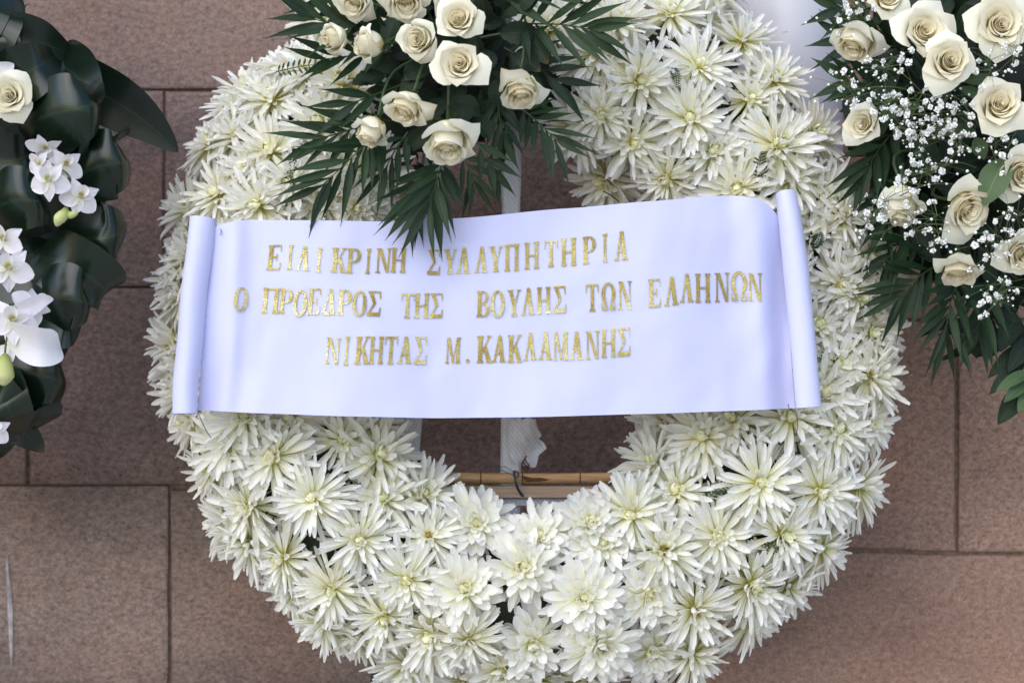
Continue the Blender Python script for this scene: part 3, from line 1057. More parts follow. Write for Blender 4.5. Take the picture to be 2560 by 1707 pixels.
def bdep(px, py):
    """how far in front of the wall the cloth lies"""
    d = 0.462
    u = (px - 510) / (1970 - 510)
    v = (py - 540) / 490
    d += 0.010 * math.sin(math.pi * min(1, max(0, u)))
    d -= 0.012 * (1 - sstep(0.0, 0.06, u)) ** 1.5
    d -= 0.016 * sstep(0.95, 1.0, u) ** 1.4
    # ridge of a fold running down beside the left roll
    xr = 590 - 40 * v + 14 * math.sin(v * 3)
    d += 0.0032 * math.exp(-((px - xr) / 26) ** 2) * (0.5 + 0.5 * math.sin(v * 3.0 + .3))
    d -= 0.0020 * math.exp(-((px - xr - 46) / 34) ** 2)
    we = math.exp(-max(0, u) / .10) + math.exp(-max(0, 1 - u) / .09)
    d += we * 0.0042 * noise.noise(Vector((px / 42 + v * 1.3, py / 210, 7))) + 0.0012 * noise.noise(Vector((px / 60 + v * 2, py / 90, 3)))
    # creases near the right roll
    xr = 1890 + 22 * v
    d += 0.0035 * math.exp(-((px - xr) / 24) ** 2) * (0.6 + 0.4 * math.sin(v * 5))
    d -= 0.004 * math.exp(-((px - xr - 44) / 24) ** 2)
    d -= 0.004 * math.exp(-((px - xr + 60) / 40) ** 2) * (1 - v)
    # soft sway
    d += 0.0040 * math.sin(px / 118 + v * 1.2) + 0.0026 * math.sin(px / 63 - v * 2.4 + 1)
    d += 0.0055 * noise.noise(Vector((px / 170, py / 230, 0)))
    d += 0.0040 * math.exp(-((px - 820 - 30 * v) / 60) ** 2) * sstep(.4, 1.0, v)
    d += 0.010 * (v - .5) * 0.6
    return d


BN0 = P(1280, 1040, 0.45)
banner = thing('ribbon_banner', BN0, 'white satin ribbon banner with gold glitter Greek lettering across the wreath', 'banner')
m = MB()
rows = []
NX, NY = 150, 34
for j in range(NY + 1):
    v = j / NY
    row = []
    x0 = 533 + (494 - 533) * v
    x1 = 1951 + (1988 - 1951) * v
    for i in range(NX + 1):
        u = i / NX
        px = x0 + (x1 - x0) * u
        yt, yb = interp(TOP, px), interp(BOT, px)
        py = yt + (yb - yt) * v
        row.append((P(px, py, bdep(px, py)), (u, v, .5)))
    rows.append(row)
m.grid(rows, NX + 1)
sheet = part_world('sheet', m, M['satin'], banner, BN0)


def roll(axis, rad, seed, turns=1.55):
    """scroll end: a spiral roll along a bent axis; axis: px,py,dep; rad in px"""
    m = MB()
    pts = catmull([P(*a) for a in axis], 8)
    n = len(pts)
    rows = []
    NS = 44
    for i, p in enumerate(pts):
        t = i / (n - 1)
        f = t * (len(rad) - 1)
        k = min(len(rad) - 2, int(f))
        r = (rad[k] + (rad[k + 1] - rad[k]) * (f - k)) * KPX * 2.57
        tg = (pts[min(n - 1, i + 1)] - pts[max(0, i - 1)]).normalized()
        u = Vector((1, 0, 0))
        u = (u - tg * u.dot(tg)).normalized()
        w = tg.cross(u)
        row = []
        for j in range(NS + 1):
            s = j / NS
            a = 2 * math.pi * turns * s + seed
            rr_ = r * (0.86 + 0.14 * s) + 0.0006 * math.sin(3 * a + 4 * t + seed)
            row.append((p + u * rr_ * math.cos(a) + w * rr_ * math.sin(a), (s, t, .5)))
        rows.append(row)
    m.grid(rows, NS + 1)
    o = part_world('scroll_roll', m, M['satin'], banner, BN0)
    return o


roll([(509, 546, .446), (500, 620, .450), (484, 740, .454), (476, 850, .457), (465, 960, .461), (464, 1034, .464)], [35, 35, 34, 34, 33, 32], 0.6)
roll([(1964, 482, .446), (1975, 545, .453), (1990, 660, .457), (2001, 770, .460), (2011, 880, .464), (2022, 1018, .468)], [27, 30, 34, 34, 33, 33.5], 2.0)

# pins that hold the cloth
for pts in ([(497, 1035, .452), (503, 1050, .455), (515, 1075, .452), (528, 1095, .448)], [(1970, 1010, .462), (1974, 1022, .468), (1990, 1036, .468), (1994, 1060, .462), (1990, 1090, .455)], [(551, 572, .452), (553, 580, .457), (551, 588, .458)]):
    m = MB()
    m.tube(catmull([P(*p) for p in pts], 5), 0.0006, 5)
    part_world('wire_pin', m, M['wire'], banner, BN0)

# ---- glyphs: strokes in a unit box (width 0..1, height 0..1, y up)
TH, SF, TN = 0.28, 0.060, 0.10   # thick stem, serif height, thin stroke


def q(x0, y0, x1, y1):
    return [(x0, y0), (x1, y0), (x1, y1), (x0, y1)]


def stem(x, th=TH, y0=0.0, y1=1.0, sw=0.08, top=True, bot=True):
    s = [q(x, y0, x + th, y1)]
    if bot:
        s.append([(x - sw, y0), (x + th + sw, y0), (x + th + sw, y0 + SF), (x + th, y0 + SF * 1.8), (x, y0 + SF * 1.8), (x - sw, y0 + SF)])
    if top:
        s.append([(x - sw, y1), (x - sw, y1 - SF), (x, y1 - SF * 1.8), (x + th, y1 - SF * 1.8), (x + th + sw, y1 - SF), (x + th + sw, y1)])
    return s


def diag(x0, y0, x1, y1, th):
    return [(x0, y0), (x0 + th, y0), (x1 + th, y1), (x1, y1)]


def serif(x0, x1, y, up=True):
    h = SF * 1.1 if up else -SF * 1.1
    return [(x0, y), (x1, y), (x1 - 0.03, y + h), (x0 + 0.03, y + h)]


def arc(cx, cy, rx, ry, a0, a1, th_h, th_v, n=16):
    """band of an ellipse: th_h thickness at the sides, th_v at top and bottom; returned as quads"""
    out = []
    for i in range(n):
        b = []
        for k in (0, 1):
            a = R(a0 + (a1 - a0) * (i + k) / n)
            ca, sa = math.cos(a), math.sin(a)
            b.append(((cx + rx * ca, cy + ry * sa), (cx + (rx - th_h) * ca, cy + (ry - th_v) * sa)))
        out.append([b[0][0], b[1][0], b[1][1], b[0][1]])
    return out


GL = {
    'I': stem(0.5 - TH / 2, sw=0.13),
    'E': stem(0.10) + [q(0.30, 0.93, 0.90, 1.0), [(0.82, 0.93), (0.90, 1.0), (0.95, 0.72), (0.90, 0.72)], q(0.30, 0.475, 0.66, 0.545), [(0.60, 0.37), (0.68, 0.37), (0.68, 0.65), (0.60, 0.65)], q(0.30, 0, 0.92, 0.075), [(0.82, 0.07), (0.92, 0.0), (0.97, 0.30), (0.92, 0.30)]],
    'L': [diag(0.62, 0, 0.40, 1, TH * 0.0 + 0.27), [(0.12, 0), (0.26, 0), (0.57, 0.93), (0.46, 1.0)], serif(0.0, 0.38, 0), serif(0.54, 1.0, 0), [(0.40, 0.86), (0.66, 0.90), (0.60, 1.03), (0.48, 1.03)]],
    'A': [diag(0.62, 0, 0.40, 1, 0.27), [(0.12, 0), (0.26, 0), (0.57, 0.93), (0.46, 1.0)], serif(0.0, 0.38, 0), serif(0.54, 1.0, 0), q(0.28, 0.29, 0.70, 0.36), [(0.40, 0.86), (0.66, 0.90), (0.60, 1.03), (0.48, 1.03)]],
    'D': [diag(0.66, 0.05, 0.40, 1, 0.28), [(0.06, 0.05), (0.18, 0.05), (0.55, 0.93), (0.48, 1.0)], q(0.02, 0, 0.96, 0.14), [(0.40, 0.86), (0.66, 0.90), (0.60, 1.03), (0.48, 1.03)]],
    'K': stem(0.10) + [[(0.30, 0.38), (0.40, 0.36), (0.88, 0.97), (0.76, 0.97)], [(0.42, 0.58), (0.62, 0.66), (0.98, 0.03), (0.68, 0.03)], serif(0.62, 1.04, 0), [(0.64, 1.0), (1.0, 1.0), (0.97, 0.945), (0.67, 0.945)]],
    'R': stem(0.10) + [q(0.30, 0.94, 0.55, 1.0), q(0.30, 0.42, 0.55, 0.48)] + arc(0.52, 0.71, 0.43, 0.29, -90, 90, 0.25, 0.085),
    'N': [q(0.10, 0.03, 0.215, 0.97), q(0.81, 0.0, 0.92, 0.97), [(0.12, 1.0), (0.36, 1.0), (0.91, 0.0), (0.72, 0.0)], serif(0.0, 0.34, 0), [(0.68, 1.0), (1.04, 1.0), (1.0, 0.945), (0.72, 0.945)], [(0.0, 1.0), (0.2, 1.0), (0.2, 0.945), (0.04, 0.945)]],
    'H': stem(0.06, 0.24, sw=.06) + stem(0.70, 0.24, sw=.06) + [q(0.25, 0.47, 0.75, 0.54)],
    'P': stem(0.06, 0.24, sw=.06) + stem(0.70, 0.24, sw=.06) + [q(0.02, 0.925, 0.98, 1.0)],
    'T': stem(0.38, 0.25, top=False, sw=.09) + [q(0.03, 0.925, 0.98, 1.0), [(0.03, 1.0), (0.13, 0.94), (0.08, 0.70), (0.02, 0.70)], [(0.98, 1.0), (0.88, 0.94), (0.93, 0.70), (0.99, 0.70)]],
    'S': [[(0.06, 1.0), (0.36, 1.0), (0.64, 0.52), (0.46, 0.46)], [(0.04, 0.05), (0.16, 0.05), (0.62, 0.50), (0.50, 0.58)], q(0.06, 0.93, 0.92, 1.0), [(0.92, 1.0), (0.82, 0.95), (0.88, 0.70), (0.95, 0.70)], q(0.03, 0.0, 0.94, 0.15), [(0.94, 0.0), (0.82, 0.13), (0.92, 0.36), (0.98, 0.36)]],
    'Y': stem(0.38, 0.25, y1=0.45, top=False, sw=.09) + [[(0.38, 0.40), (0.63, 0.44), (0.36, 0.97), (0.10, 0.97)], [(0.52, 0.42), (0.63, 0.44), (0.90, 0.97), (0.79, 0.97)], [(0.0, 1.0), (0.44, 1.0), (0.40, 0.945), (0.04, 0.945)], [(0.68, 1.0), (1.02, 1.0), (0.98, 0.945), (0.72, 0.945)]],
    'O': arc(0.5, 0.5, 0.49, 0.51, 0, 360, 0.25, 0.085, 32),
    'B': stem(0.10) + [q(0.30, 0.945, 0.52, 1.0), q(0.30, 0.49, 0.55, 0.55), q(0.30, 0.0, 0.52, 0.055)] + arc(0.50, 0.765, 0.38, 0.235, -90, 90, 0.22, 0.06) + arc(0.52, 0.27, 0.44, 0.27, -90, 90, 0.24, 0.06),
    'W': arc(0.5, 0.58, 0.48, 0.43, -55, 235, 0.24, 0.085, 24) + [q(0.05, 0.0, 0.42, 0.09), q(0.58, 0.0, 0.95, 0.09), [(0.05, 0.0), (0.13, 0.06), (0.08, 0.26), (0.02, 0.26)], [(0.95, 0.0), (0.87, 0.06), (0.92, 0.26), (0.98, 0.26)],
         [(0.33, 0.05), (0.42, 0.05), (0.36, 0.28), (0.22, 0.23)], [(0.67, 0.05), (0.58, 0.05), (0.64, 0.28), (0.78, 0.23)]],
    'M': [q(0.07, 0.0, 0.175, 1.0), q(0.74, 0.0, 0.95, 1.0), [(0.06, 1.0), (0.28, 1.0), (0.56, 0.12), (0.46, 0.0)], [(0.46, 0.0), (0.54, 0.0), (0.80, 0.97), (0.74, 1.0)], serif(0.0, 0.25, 0), serif(0.66, 1.04, 0), [(0.74, 1.0), (1.04, 1.0), (1.0, 0.945), (0.78, 0.945)]],
    '.': arc(0.5, 0.5, 0.5, 0.5, 0, 360, 0.49, 0.49, 14),
}

# glyph key, x centre, top, bottom, width (crop px at 2.94 px per photo px)
LET = []
for line in (
    [(0, 'E', 370, 213, 397, 107), (0, 'I', 486, 215, 393, 70), (0, 'L', 582, 225, 400, 104), (0, 'I', 698, 235, 412, 72), (0, 'K', 843, 235, 415, 110), (0, 'R', 955, 240, 422, 108), (0, 'I', 1060, 240, 425, 62), (0, 'N', 1170, 238, 417, 108), (0, 'H', 1282, 235, 417, 107),
     (0, 'S', 1543, 248, 433, 98), (0, 'Y', 1662, 245, 428, 98), (0, 'L', 1758, 238, 425, 108), (0, 'L', 1890, 230, 417, 102), (0, 'Y', 1997, 222, 412, 102), (0, 'P', 2116, 208, 405, 106), (0, 'H', 2262, 193, 390, 106),
     (700, 'T', 345, 180, 375, 100), (700, 'H', 475, 163, 367, 112), (700, 'R', 627, 150, 352, 104), (700, 'I', 742, 130, 340, 68), (700, 'A', 860, 117, 325, 108)],
    [(0, 'O', 125, 523, 700, 108), (0, 'P', 342, 530, 715, 122), (0, 'R', 455, 535, 718, 104), (0, 'O', 558, 545, 738, 106), (0, 'E', 662, 533, 725, 100), (0, 'D', 774, 540, 727, 98), (0, 'R', 888, 543, 728, 104), (0, 'O', 995, 550, 735, 108), (0, 'S', 1103, 552, 735, 106),
     (0, 'T', 1348, 570, 752, 98), (0, 'H', 1453, 568, 752, 106), (0, 'S', 1561, 568, 750, 100), (0, 'B', 1904, 552, 743, 98), (0, 'O', 2010, 548, 745, 106), (0, 'Y', 2132, 543, 738, 98),
     (700, 'L', 175, 533, 728, 104), (700, 'H', 292, 522, 720, 100), (700, 'S', 408, 515, 713, 100), (700, 'T', 648, 503, 703, 98), (700, 'W', 767, 490, 690, 108), (700, 'N', 888, 480, 688, 98),
     (700, 'E', 1107, 462, 670, 98), (700, 'L', 1230, 450, 658, 112), (700, 'L', 1342, 428, 635, 104), (700, 'H', 1462, 423, 637, 112), (700, 'N', 1603, 418, 632, 106), (700, 'W', 1727, 408, 622, 122), (700, 'N', 1845, 420, 625, 104)],
    [(0, 'N', 798, 895, 1087, 108), (0, 'I', 902, 885, 1097, 62), (0, 'K', 1015, 885, 1090, 106), (0, 'H', 1120, 885, 1088, 102), (0, 'T', 1227, 885, 1090, 96), (0, 'A', 1330, 890, 1085, 108), (0, 'S', 1445, 888, 1090, 98), (0, 'M', 1683, 892, 1083, 108), (0, '.', 1790, 1048, 1080, 28),
     (0, 'K', 1912, 880, 1080, 112), (0, 'A', 2020, 880, 1075, 108), (700, 'K', 78, 873, 1077, 104), (700, 'L', 190, 860, 1060, 100), (700, 'A', 302, 857, 1057, 104), (700, 'M', 416, 850, 1060, 108), (700, 'A', 530, 852, 1057, 100), (700, 'N', 650, 845, 1052, 102), (700, 'H', 768, 830, 1040, 104), (700, 'S', 880, 822, 1030, 100)],
):
    row = []
    for off, g, x, t, b, w in line:
        row.append((g, 560 + off + x / 2.94, 540 + t / 2.94, 540 + b / 2.94, w / 2.94))
    LET.append(row)

lr = random.Random(8)
for row in LET:
    for i, (g, x, yt, yb, w) in enumerate(row):
        a, b = row[max(0, i - 1)], row[min(len(row) - 1, i + 1)]
        if g == '.' or a[0] == '.' or b[0] == '.':
            slope = -0.02
        else:
            slope = (b[3] - a[3]) / max(1, (b[1] - a[1])) * 0.85
        lean = 0.125 * (1 - sstep(560, 1500, x)) - 0.01
        hgt = yb - yt
        cy = (yt + yb) / 2
        m = MB()
        for si, poly in enumerate(GL[g]):
            pts = []
            # subdivide long strokes so that they follow the cloth
            area = sum(poly[k][0] * poly[(k + 1) % len(poly)][1] - poly[(k + 1) % len(poly)][0] * poly[k][1] for k in range(len(poly)))
            pl = poly if area > 0 else poly[::-1]
            for k in range(len(pl)):
                (xa, ya), (xb, yb2) = pl[k], pl[(k + 1) % len(pl)]
                ns = 1 if math.hypot(xa - xb, ya - yb2) < 0.3 else 4
                for e in range(ns):
                    t = e / ns
                    gx, gy = xa + (xb - xa) * t, ya + (yb2 - ya) * t
                    X = x + (gx - 0.5) * w + lean * (gy - 0.5) * hgt
                    Y = cy - (gy - 0.5) * hgt + (gx - 0.5) * w * slope
                    X += lr.uniform(-.1, .1)
                    Y += lr.uniform(-.1, .1)
                    pts.append(P(X, Y, bdep(X, Y) + 0.0012 + 0.00006 * si))
            m.poly(pts)
        part_world('letter', m, M['gold'], banner, BN0, smooth=False, origin=P(x, yb, bdep(x, yb)))

# ------------------------------------------------------------------ stand behind the wreath
ST0 = Vector((P(1276, 0, .2).x, -0.25, 0))
stand = thing('wreath_stand', ST0, 'plastic wrapped wooden easel with bamboo crossbar seen through the hole of the wreath', 'stand')


def lath(a, b, w, th, name, mat, seed=1, bow=0.0):
    """a, b: world points; w px wide"""
    m = MB()
    rng = random.Random(seed)
    n = 26
    rows = []
    ax = (b - a).normalized()
    sd = ax.cross(FRONT).normalized()
    hw = w * KPX * 2.78 / 2
    for i in range(n + 1):
        t = i / n
        p = a.lerp(b, t)
        k = 1 + rng.gauss(0, .025)
        c = []
        for (u, v) in ((-1, -1), (-1, .6), (-.75, 1), (.75, 1), (1, .6), (1, -1)):
            c.append((p + sd * hw * u * k + FRONT * th * .5 * v + Vector((rng.gauss(0, .0004), 0, 0)), (t, (u + 1) / 2, .5)))
        rows.append(c)
    m.grid(rows, 6, wrap=True)
    m.f.append((0, 1, 2, 3, 4, 5))
    m.f.append(tuple(n * 6 + k for k in (5, 4, 3, 2, 1, 0)))
    return part_world(name, m, M[mat], stand, ST0, smooth=False)


def on(px, py, dep):
    return P(px, py, dep)


lath(on(1278, -60, .215), on(1277, 1195, .235), 49, .018, 'centre_post', 'wrap', 1)
lath(on(1277, 1196, .235), Vector((on(1277, 1500, .26).x, -.30, 0.0)), 49, .018, 'centre_post', 'wrap', 2)
topL, midL = on(1130, -60, .222), on(1016, 1130, .245)
lath(topL, midL, 62, .016, 'side_leg', 'wrap', 3)
dl = (midL - topL)
tl = (midL.z - 0.0) / -dl.z
lath(midL, Vector((midL.x + dl.x * tl, midL.y + dl.y * tl, 0)), 70, .024, 'side_leg', 'black_plastic', 4)
topR, midR = on(1430, -60, .222), on(1625, 1130, .245)
lath(topR, midR, 56, .016, 'side_leg', 'wrap', 5)
dl = (midR - topR)
tl = (midR.z - 0.0) / -dl.z
lath(midR, Vector((midR.x + dl.x * tl, midR.y + dl.y * tl, 0)), 60, .020, 'side_leg', 'black_plastic', 6)

# bamboo cane
m = MB()
pts, rad = [], []
for i in range(81):
    x = 900 + 700 * i / 80
    pts.append(P(x, 1192 + 3 * math.sin(x / 160) + (x - 1280) * 0.006, .268))
    r = 13.2 * KPX * 2.75
    for nd in (1010, 1202, 1306, 1450):
        r *= 1 + 0.10 * math.exp(-((x - nd) / 5) ** 2) - .05 * math.exp(-((x - nd - 9) / 5) ** 2)
    rad.append(r)
m.tube(pts, rad, 14)
cane = part_world('bamboo_cane', m, M['bamboo'], stand, ST0)
m = MB()
for nd in (1202, 1306, 1450):
    p = [P(nd - 1.5, 1192 + 3 * math.sin(nd / 160) + (nd - 1280) * .006, .268), P(nd + 1.5, 1192 + 3 * math.sin(nd / 160) + (nd - 1280) * .006, .268)]
    m.tube(p, 13.2 * KPX * 2.75 * 1.13, 14)
for k in range(3):
    m.tube([P(1304 + 4 * k, 1190 + 6 * k, .277), P(1330 + 12 * k, 1196 + 2 * k, .2765), P(1360 + 8 * k, 1194 + 2 * k, .275)], [.0012, .0014, .0003], 5)
part_world('node_scar', m, M['rust'], cane, cane.location + ST0)
m = MB()
a_, b_ = P(880, 1228, .262), P(1640, 1226, .262)
hw = 14 * KPX * 2.75
for z0, z1, x0_, x1_ in ((a_.z - hw, a_.z + hw, a_.x, b_.x),):
    m.box((x0_, -.270, z0), (x1_, -.254, z1))
part_world('batten', m, M['batten'], stand, ST0, smooth=False)
m = MB()
m.box((P(1100, 0, .25).x, -.256, P(0, 1262, .25).z), (P(1560, 0, .25).x, -.244, P(0, 1246, .25).z))
part_world('rear_batten', m, M['wrap'], stand, ST0, smooth=False)

# wire knot
m = MB()
rw = random.Random(3)
for k in range(3):
    m.tube(catmull([P(1284 + 2 * k, 1176, .279), P(1284 + 2 * k, 1186, .286), P(1287 + 2 * k, 1205, .288), P(1293 + 2 * k, 1222, .284), P(1304 + 3 * k, 1240, .272)], 6), .0007, 5)
for k in range(2):
    ring = [P(1290 + (7 - 2 * k) * math.cos(a * .7), 1186 + (9 - 2 * k) * math.sin(a * .7), .289 + .0015 * math.sin(a)) for a in range(10)]
    m.tube(catmull(ring, 4), .0008, 5)
m.tube(catmull([P(1290, 1190, .288), P(1260, 1178, .291), P(1225, 1160, .292), P(1200, 1152, .290)], 6), .0006, 5)
m.tube(catmull([P(1288, 1184, .288), P(1262, 1166, .291), P(1240, 1172, .292), P(1212, 1168, .290)], 6), .0005, 5)
part_world('wire_tie', m, M['wire'], stand, ST0)
# rusty twisted nails
m = MB()
for k in range(3):
    c0 = 1310 + 4 * k
    m.tube(catmull([P(c0 + 5 * math.cos(a * .8 + k), 1140 + a * 5, .254 + .003 * math.sin(a * .8)) for a in range(9)], 4), .0011, 5)
part_world('rusty_wire', m, M['rust'], stand, ST0)

# torn plastic flap
m = MB()
rows = []
rt = random.Random(5)
outl = [(1046, 1272, 1340), (1062, 1272, 1345), (1078, 1270, 1352), (1094, 1270, 1347), (1110, 1272, 1358), (1126, 1274, 1362), (1140, 1276, 1350), (1150, 1280, 1341), (1160, 1284, 1336)]
for i, (y, x0, x1) in enumerate(outl):
    row = []
    for j in range(13):
        u = j / 12
        x = x0 + (x1 + rt.uniform(-5, 5) - x0) * u
        row.append((P(x, y + rt.uniform(-3, 3) + 8 * u * math.sin(i), .250 + .016 * math.sin(u * 2.6 + i * .5) * u + rt.uniform(-.003, .003)), (u, i / 8, .5)))
    rows.append(row)
m.grid(rows, 13)
part_world('torn_plastic', m, M['wrap'], stand, ST0)

# ------------------------------------------------------------------ big leaf strips
def strip(root, rloc, pts, half, wdir, mat='aspid', name='leaf', nrow=6, ncol=9, cup=0.25, tip=True, base=True, seed=1):
    """a broad leaf swept along px,py,dep points; wdir: (right, up, front) across the leaf"""
    path = catmull([P(*p) for p in pts], nrow)
    n = len(path)
    rng = random.Random(seed)
    W0 = Vector((wdir[0], -wdir[2], wdir[1])).normalized()
    m = MB()
    rows = []
    c = rng.random()
    ph = rng.random() * 6
    for i, p in enumerate(path):
        t = i / (n - 1)
        tg = (path[min(n - 1, i + 1)] - path[max(0, i - 1)]).normalized()
        w = (W0 - tg * W0.dot(tg)).normalized()
        nm = tg.cross(w)
        k = 1.0
        if tip:
            k *= max(0.02, min(1, math.sin(math.pi * 0.5 * min(1, (1 - t) / .55)) ** 0.9))
        if base:
            k *= max(0.10, min(1, math.sin(math.pi * 0.5 * min(1, t / .35 + .05)) ** 0.8))
        if not tip:
            k *= 1 - 0.66 * sstep(.30, .95, t)
        h = half * KPX * 2.65 * k * 1.15
        row = []
        for j in range(ncol):
            s = -1 + 2 * j / (ncol - 1)
            row.append((p + w * h * s + nm * (cup * h * (abs(s) ** 1.5) + 0.05 * h * math.sin(ph + 7 * t) * s), (t, (s + 1) / 2, c)))
        rows.append(row)
    m.grid(rows, ncol)
    return part_world(name, m, M[mat], root, rloc, origin=path[0].copy())


# ------------------------------------------------------------------ left wreath
LW0 = P(-60, 1100, .30)
lw = thing('leaf_wreath', LW0, 'dark wreath of broad folded glossy leaves with white orchids, cut off by the left edge', 'wreath')
A_ = [
    dict(pts=[(-160, 60, .36), (-60, 75, .42), (60, 95, .42), (130, 118, .40), (184, 136, .37)], half=52, wdir=(.15, 1, .1), seed=1),
    dict(pts=[(-120, -20, .30), (-40, 0, .32), (30, 30, .34), (60, 60, .35)], half=60, wdir=(.4, .8, .2), seed=2),
    dict(pts=[(90, 140, .33), (180, 195, .35), (280, 250, .35), (370, 310, .34), (446, 381, .33)], half=62, wdir=(.45, .85, .1), cup=.12, seed=3),
    dict(pts=[(20, 330, .30), (70, 310, .40), (130, 285, .45), (190, 272, .465), (236, 262, .45), (250, 255, .41), (228, 250, .36), (150, 250, .33)], half=80, wdir=(-.25, 1, .1), tip=False, cup=-.34, seed=4),
    dict(pts=[(100, 170, .34), (140, 160, .38), (190, 190, .42), (225, 235, .44), (246, 262, .43)], half=62, wdir=(.8, .5, .2), tip=True, cup=.22, seed=5),
    dict(pts=[(130, 470, .33), (190, 440, .40), (250, 415, .43), (300, 408, .43), (324, 410, .40), (318, 415, .35), (260, 420, .32)], half=78, wdir=(-.2, 1, .15), tip=False, cup=-.34, seed=6),
    dict(pts=[(150, 470, .34), (215, 420, .39), (262, 362, .41), (296, 335, .40), (316, 340, .38)], half=46, wdir=(.7, .6, .1), cup=.22, seed=7),
    dict(pts=[(-60, 560, .34), (-10, 520, .43), (45, 500, .47), (100, 505, .46), (124, 525, .42), (110, 540, .36)], half=74, wdir=(-.3, 1, .1), tip=False, cup=-.34, seed=8),
    dict(pts=[(120, 560, .33), (180, 590, .38), (250, 595, .41), (300, 585, .40), (316, 578, .36), (280, 575, .32)], half=88, wdir=(.05, 1, .0), tip=False, cup=-.34, seed=9),
    dict(pts=[(60, 640, .34), (140, 650, .40), (220, 690, .41), (262, 730, .39), (236, 762, .36)], half=70, wdir=(.55, .8, .1), cup=.22, seed=10),
    dict(pts=[(40, 740, .34), (110, 740, .42), (175, 748, .44), (214, 757, .43), (225, 765, .39), (190, 775, .34)], half=74, wdir=(-.1, 1, .1), tip=False, cup=-.34, seed=11),
    dict(pts=[(40, 800, .33), (110, 800, .38), (170, 815, .40), (205, 800, .37)], half=56, wdir=(.2, 1, .1), cup=.22, seed=12),
    dict(pts=[(-60, 900, .33), (10, 920, .41), (90, 935, .43), (145, 950, .42), (166, 962, .38), (130, 975, .33)], half=78, wdir=(.05, 1, .1), tip=False, cup=-.34, seed=13),
    dict(pts=[(0, 900, .33), (60, 960, .37), (110, 1020, .38), (85, 1075, .35)], half=50, wdir=(.8, .5, .1), cup=.22, seed=14),
    dict(pts=[(-60, 1000, .32), (0, 1030, .35), (60, 1080, .35), (110, 1130, .33)], half=40, wdir=(.6, .8, .1), seed=15),
    dict(pts=[(-120, 1060, .32), (-60, 1080, .36), (-10, 1110, .36), (10, 1140, .34)], half=60, wdir=(.6, .8, .1), seed=16),
    dict(pts=[(-140, 700, .30), (-40, 690, .36), (60, 650, .38), (120, 600, .37)], half=80, wdir=(.3, .9, .1), seed=17),
    dict(pts=[(-140, 400, .30), (-40, 400, .36), (40, 400, .38), (100, 370, .36)], half=80, wdir=(.1, 1, .1), seed=18),
    dict(pts=[(-140, 230, .30), (-40, 220, .34), (60, 190, .35), (130, 170, .34)], half=70, wdir=(.1, 1, .1), seed=19),
    dict(pts=[(-140, 840, .30), (-40, 840, .34), (60, 850, .35), (150, 870, .34)], half=80, wdir=(.1, 1, .1), seed=20),
    dict(pts=[(60, 20, .22), (20, 60, .27), (-40, 100, .30), (-90, 140, .28)], half=60, wdir=(.8, .5, .1), seed=21),
]
for a in A_:
    strip(lw, LW0, **a)
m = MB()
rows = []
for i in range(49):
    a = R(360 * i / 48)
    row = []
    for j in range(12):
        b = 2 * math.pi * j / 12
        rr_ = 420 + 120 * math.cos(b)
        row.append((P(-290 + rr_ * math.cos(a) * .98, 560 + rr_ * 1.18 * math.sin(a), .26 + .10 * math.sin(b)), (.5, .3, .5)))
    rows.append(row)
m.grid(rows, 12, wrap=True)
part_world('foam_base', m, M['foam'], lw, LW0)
rq = random.Random(31)
for i in range(34):
    a = R(20 + 320 * i / 34 + rq.uniform(-6, 6))
    x, y = -290 + 430 * math.cos(a), 560 + 500 * math.sin(a)
    if x > 20:
        continue
    ox, oy = math.cos(a + rq.gauss(0, .7)), math.sin(a + rq.gauss(0, .7))
    strip(lw, LW0, [(x - 60 * ox, y - 60 * oy, .33), (x + 20 * ox, y + 20 * oy, .42), (x + 90 * ox, y + 90 * oy, .44), (x + 150 * ox, y + 150 * oy, .38)], 62, (oy, ox, .1), cup=.2, seed=60 + i)
for pts in ([(20, 150), (60, 140), (100, 137), (98, 160), (30, 160)], [(106, 640), (128, 650), (138, 690), (112, 690)]):
    m = MB()
    m.poly([P(x, y, .355) for x, y in pts])
    part_world('wrap_scrap', m, M['wrap'], lw, LW0, smooth=False)

rose(lw, LW0, 24, 243, .44, 58, (.12, -.02, 1), 1.0)
strip(lw, LW0, [(-10, 185, .43), (10, 175, .44), (35, 160, .44)], 18, (.3, 1, .2), mat='orchid', name='guard_petal')


def orchid_petal_mesh(w, L, cup, refl, name='petal', point=0.0):
    m = MB()
    rng = random.Random(int(w * 1000))
    rows = []
    for i in range(9):
        t = i / 8
        ww = w * max(.05, math.sin(math.pi * min(1, .06 + .90 * t ** (.9 - .2 * point))) ** .8)
        if point:
            ww *= 1 - .35 * sstep(.5, 1, t)
        row = []
        for j in range(7):
            s = -1 + 2 * j / 6
            row.append((Vector((L * t * math.cos(refl * t), ww * .5 * s, L * .5 * math.sin(refl * t) * -1 + cup * ww * s * s + .02 * L * math.sin(4 * s + 3 * t))), (t, (s + 1) / 2, .4)))
        rows.append(row)
    m.grid(rows, 7)
    return m.mesh(name, M['orchid'])


OR_SEP = orchid_petal_mesh(.020, .036, .15, .5, point=1.0)
OR_PET = orchid_petal_mesh(.030, .036, .10, .4)
m = MB()
rows = []
for i in range(8):
    t = i / 7
    r = .0035 + .006 * t ** 1.6
    rows.append([(Vector((r * math.cos(R(a)) + .012 * t, r * math.sin(R(a)), .018 * t + (.004 * math.cos(R(a)) * t if a > 0 else 0))), (min(1, t * 1.3), .5, .3)) for a in range(-150, 151, 30)])
m.grid(rows, 11)
OR_LIP = m.mesh('orchid', M['lip'])
orr = random.Random(6)


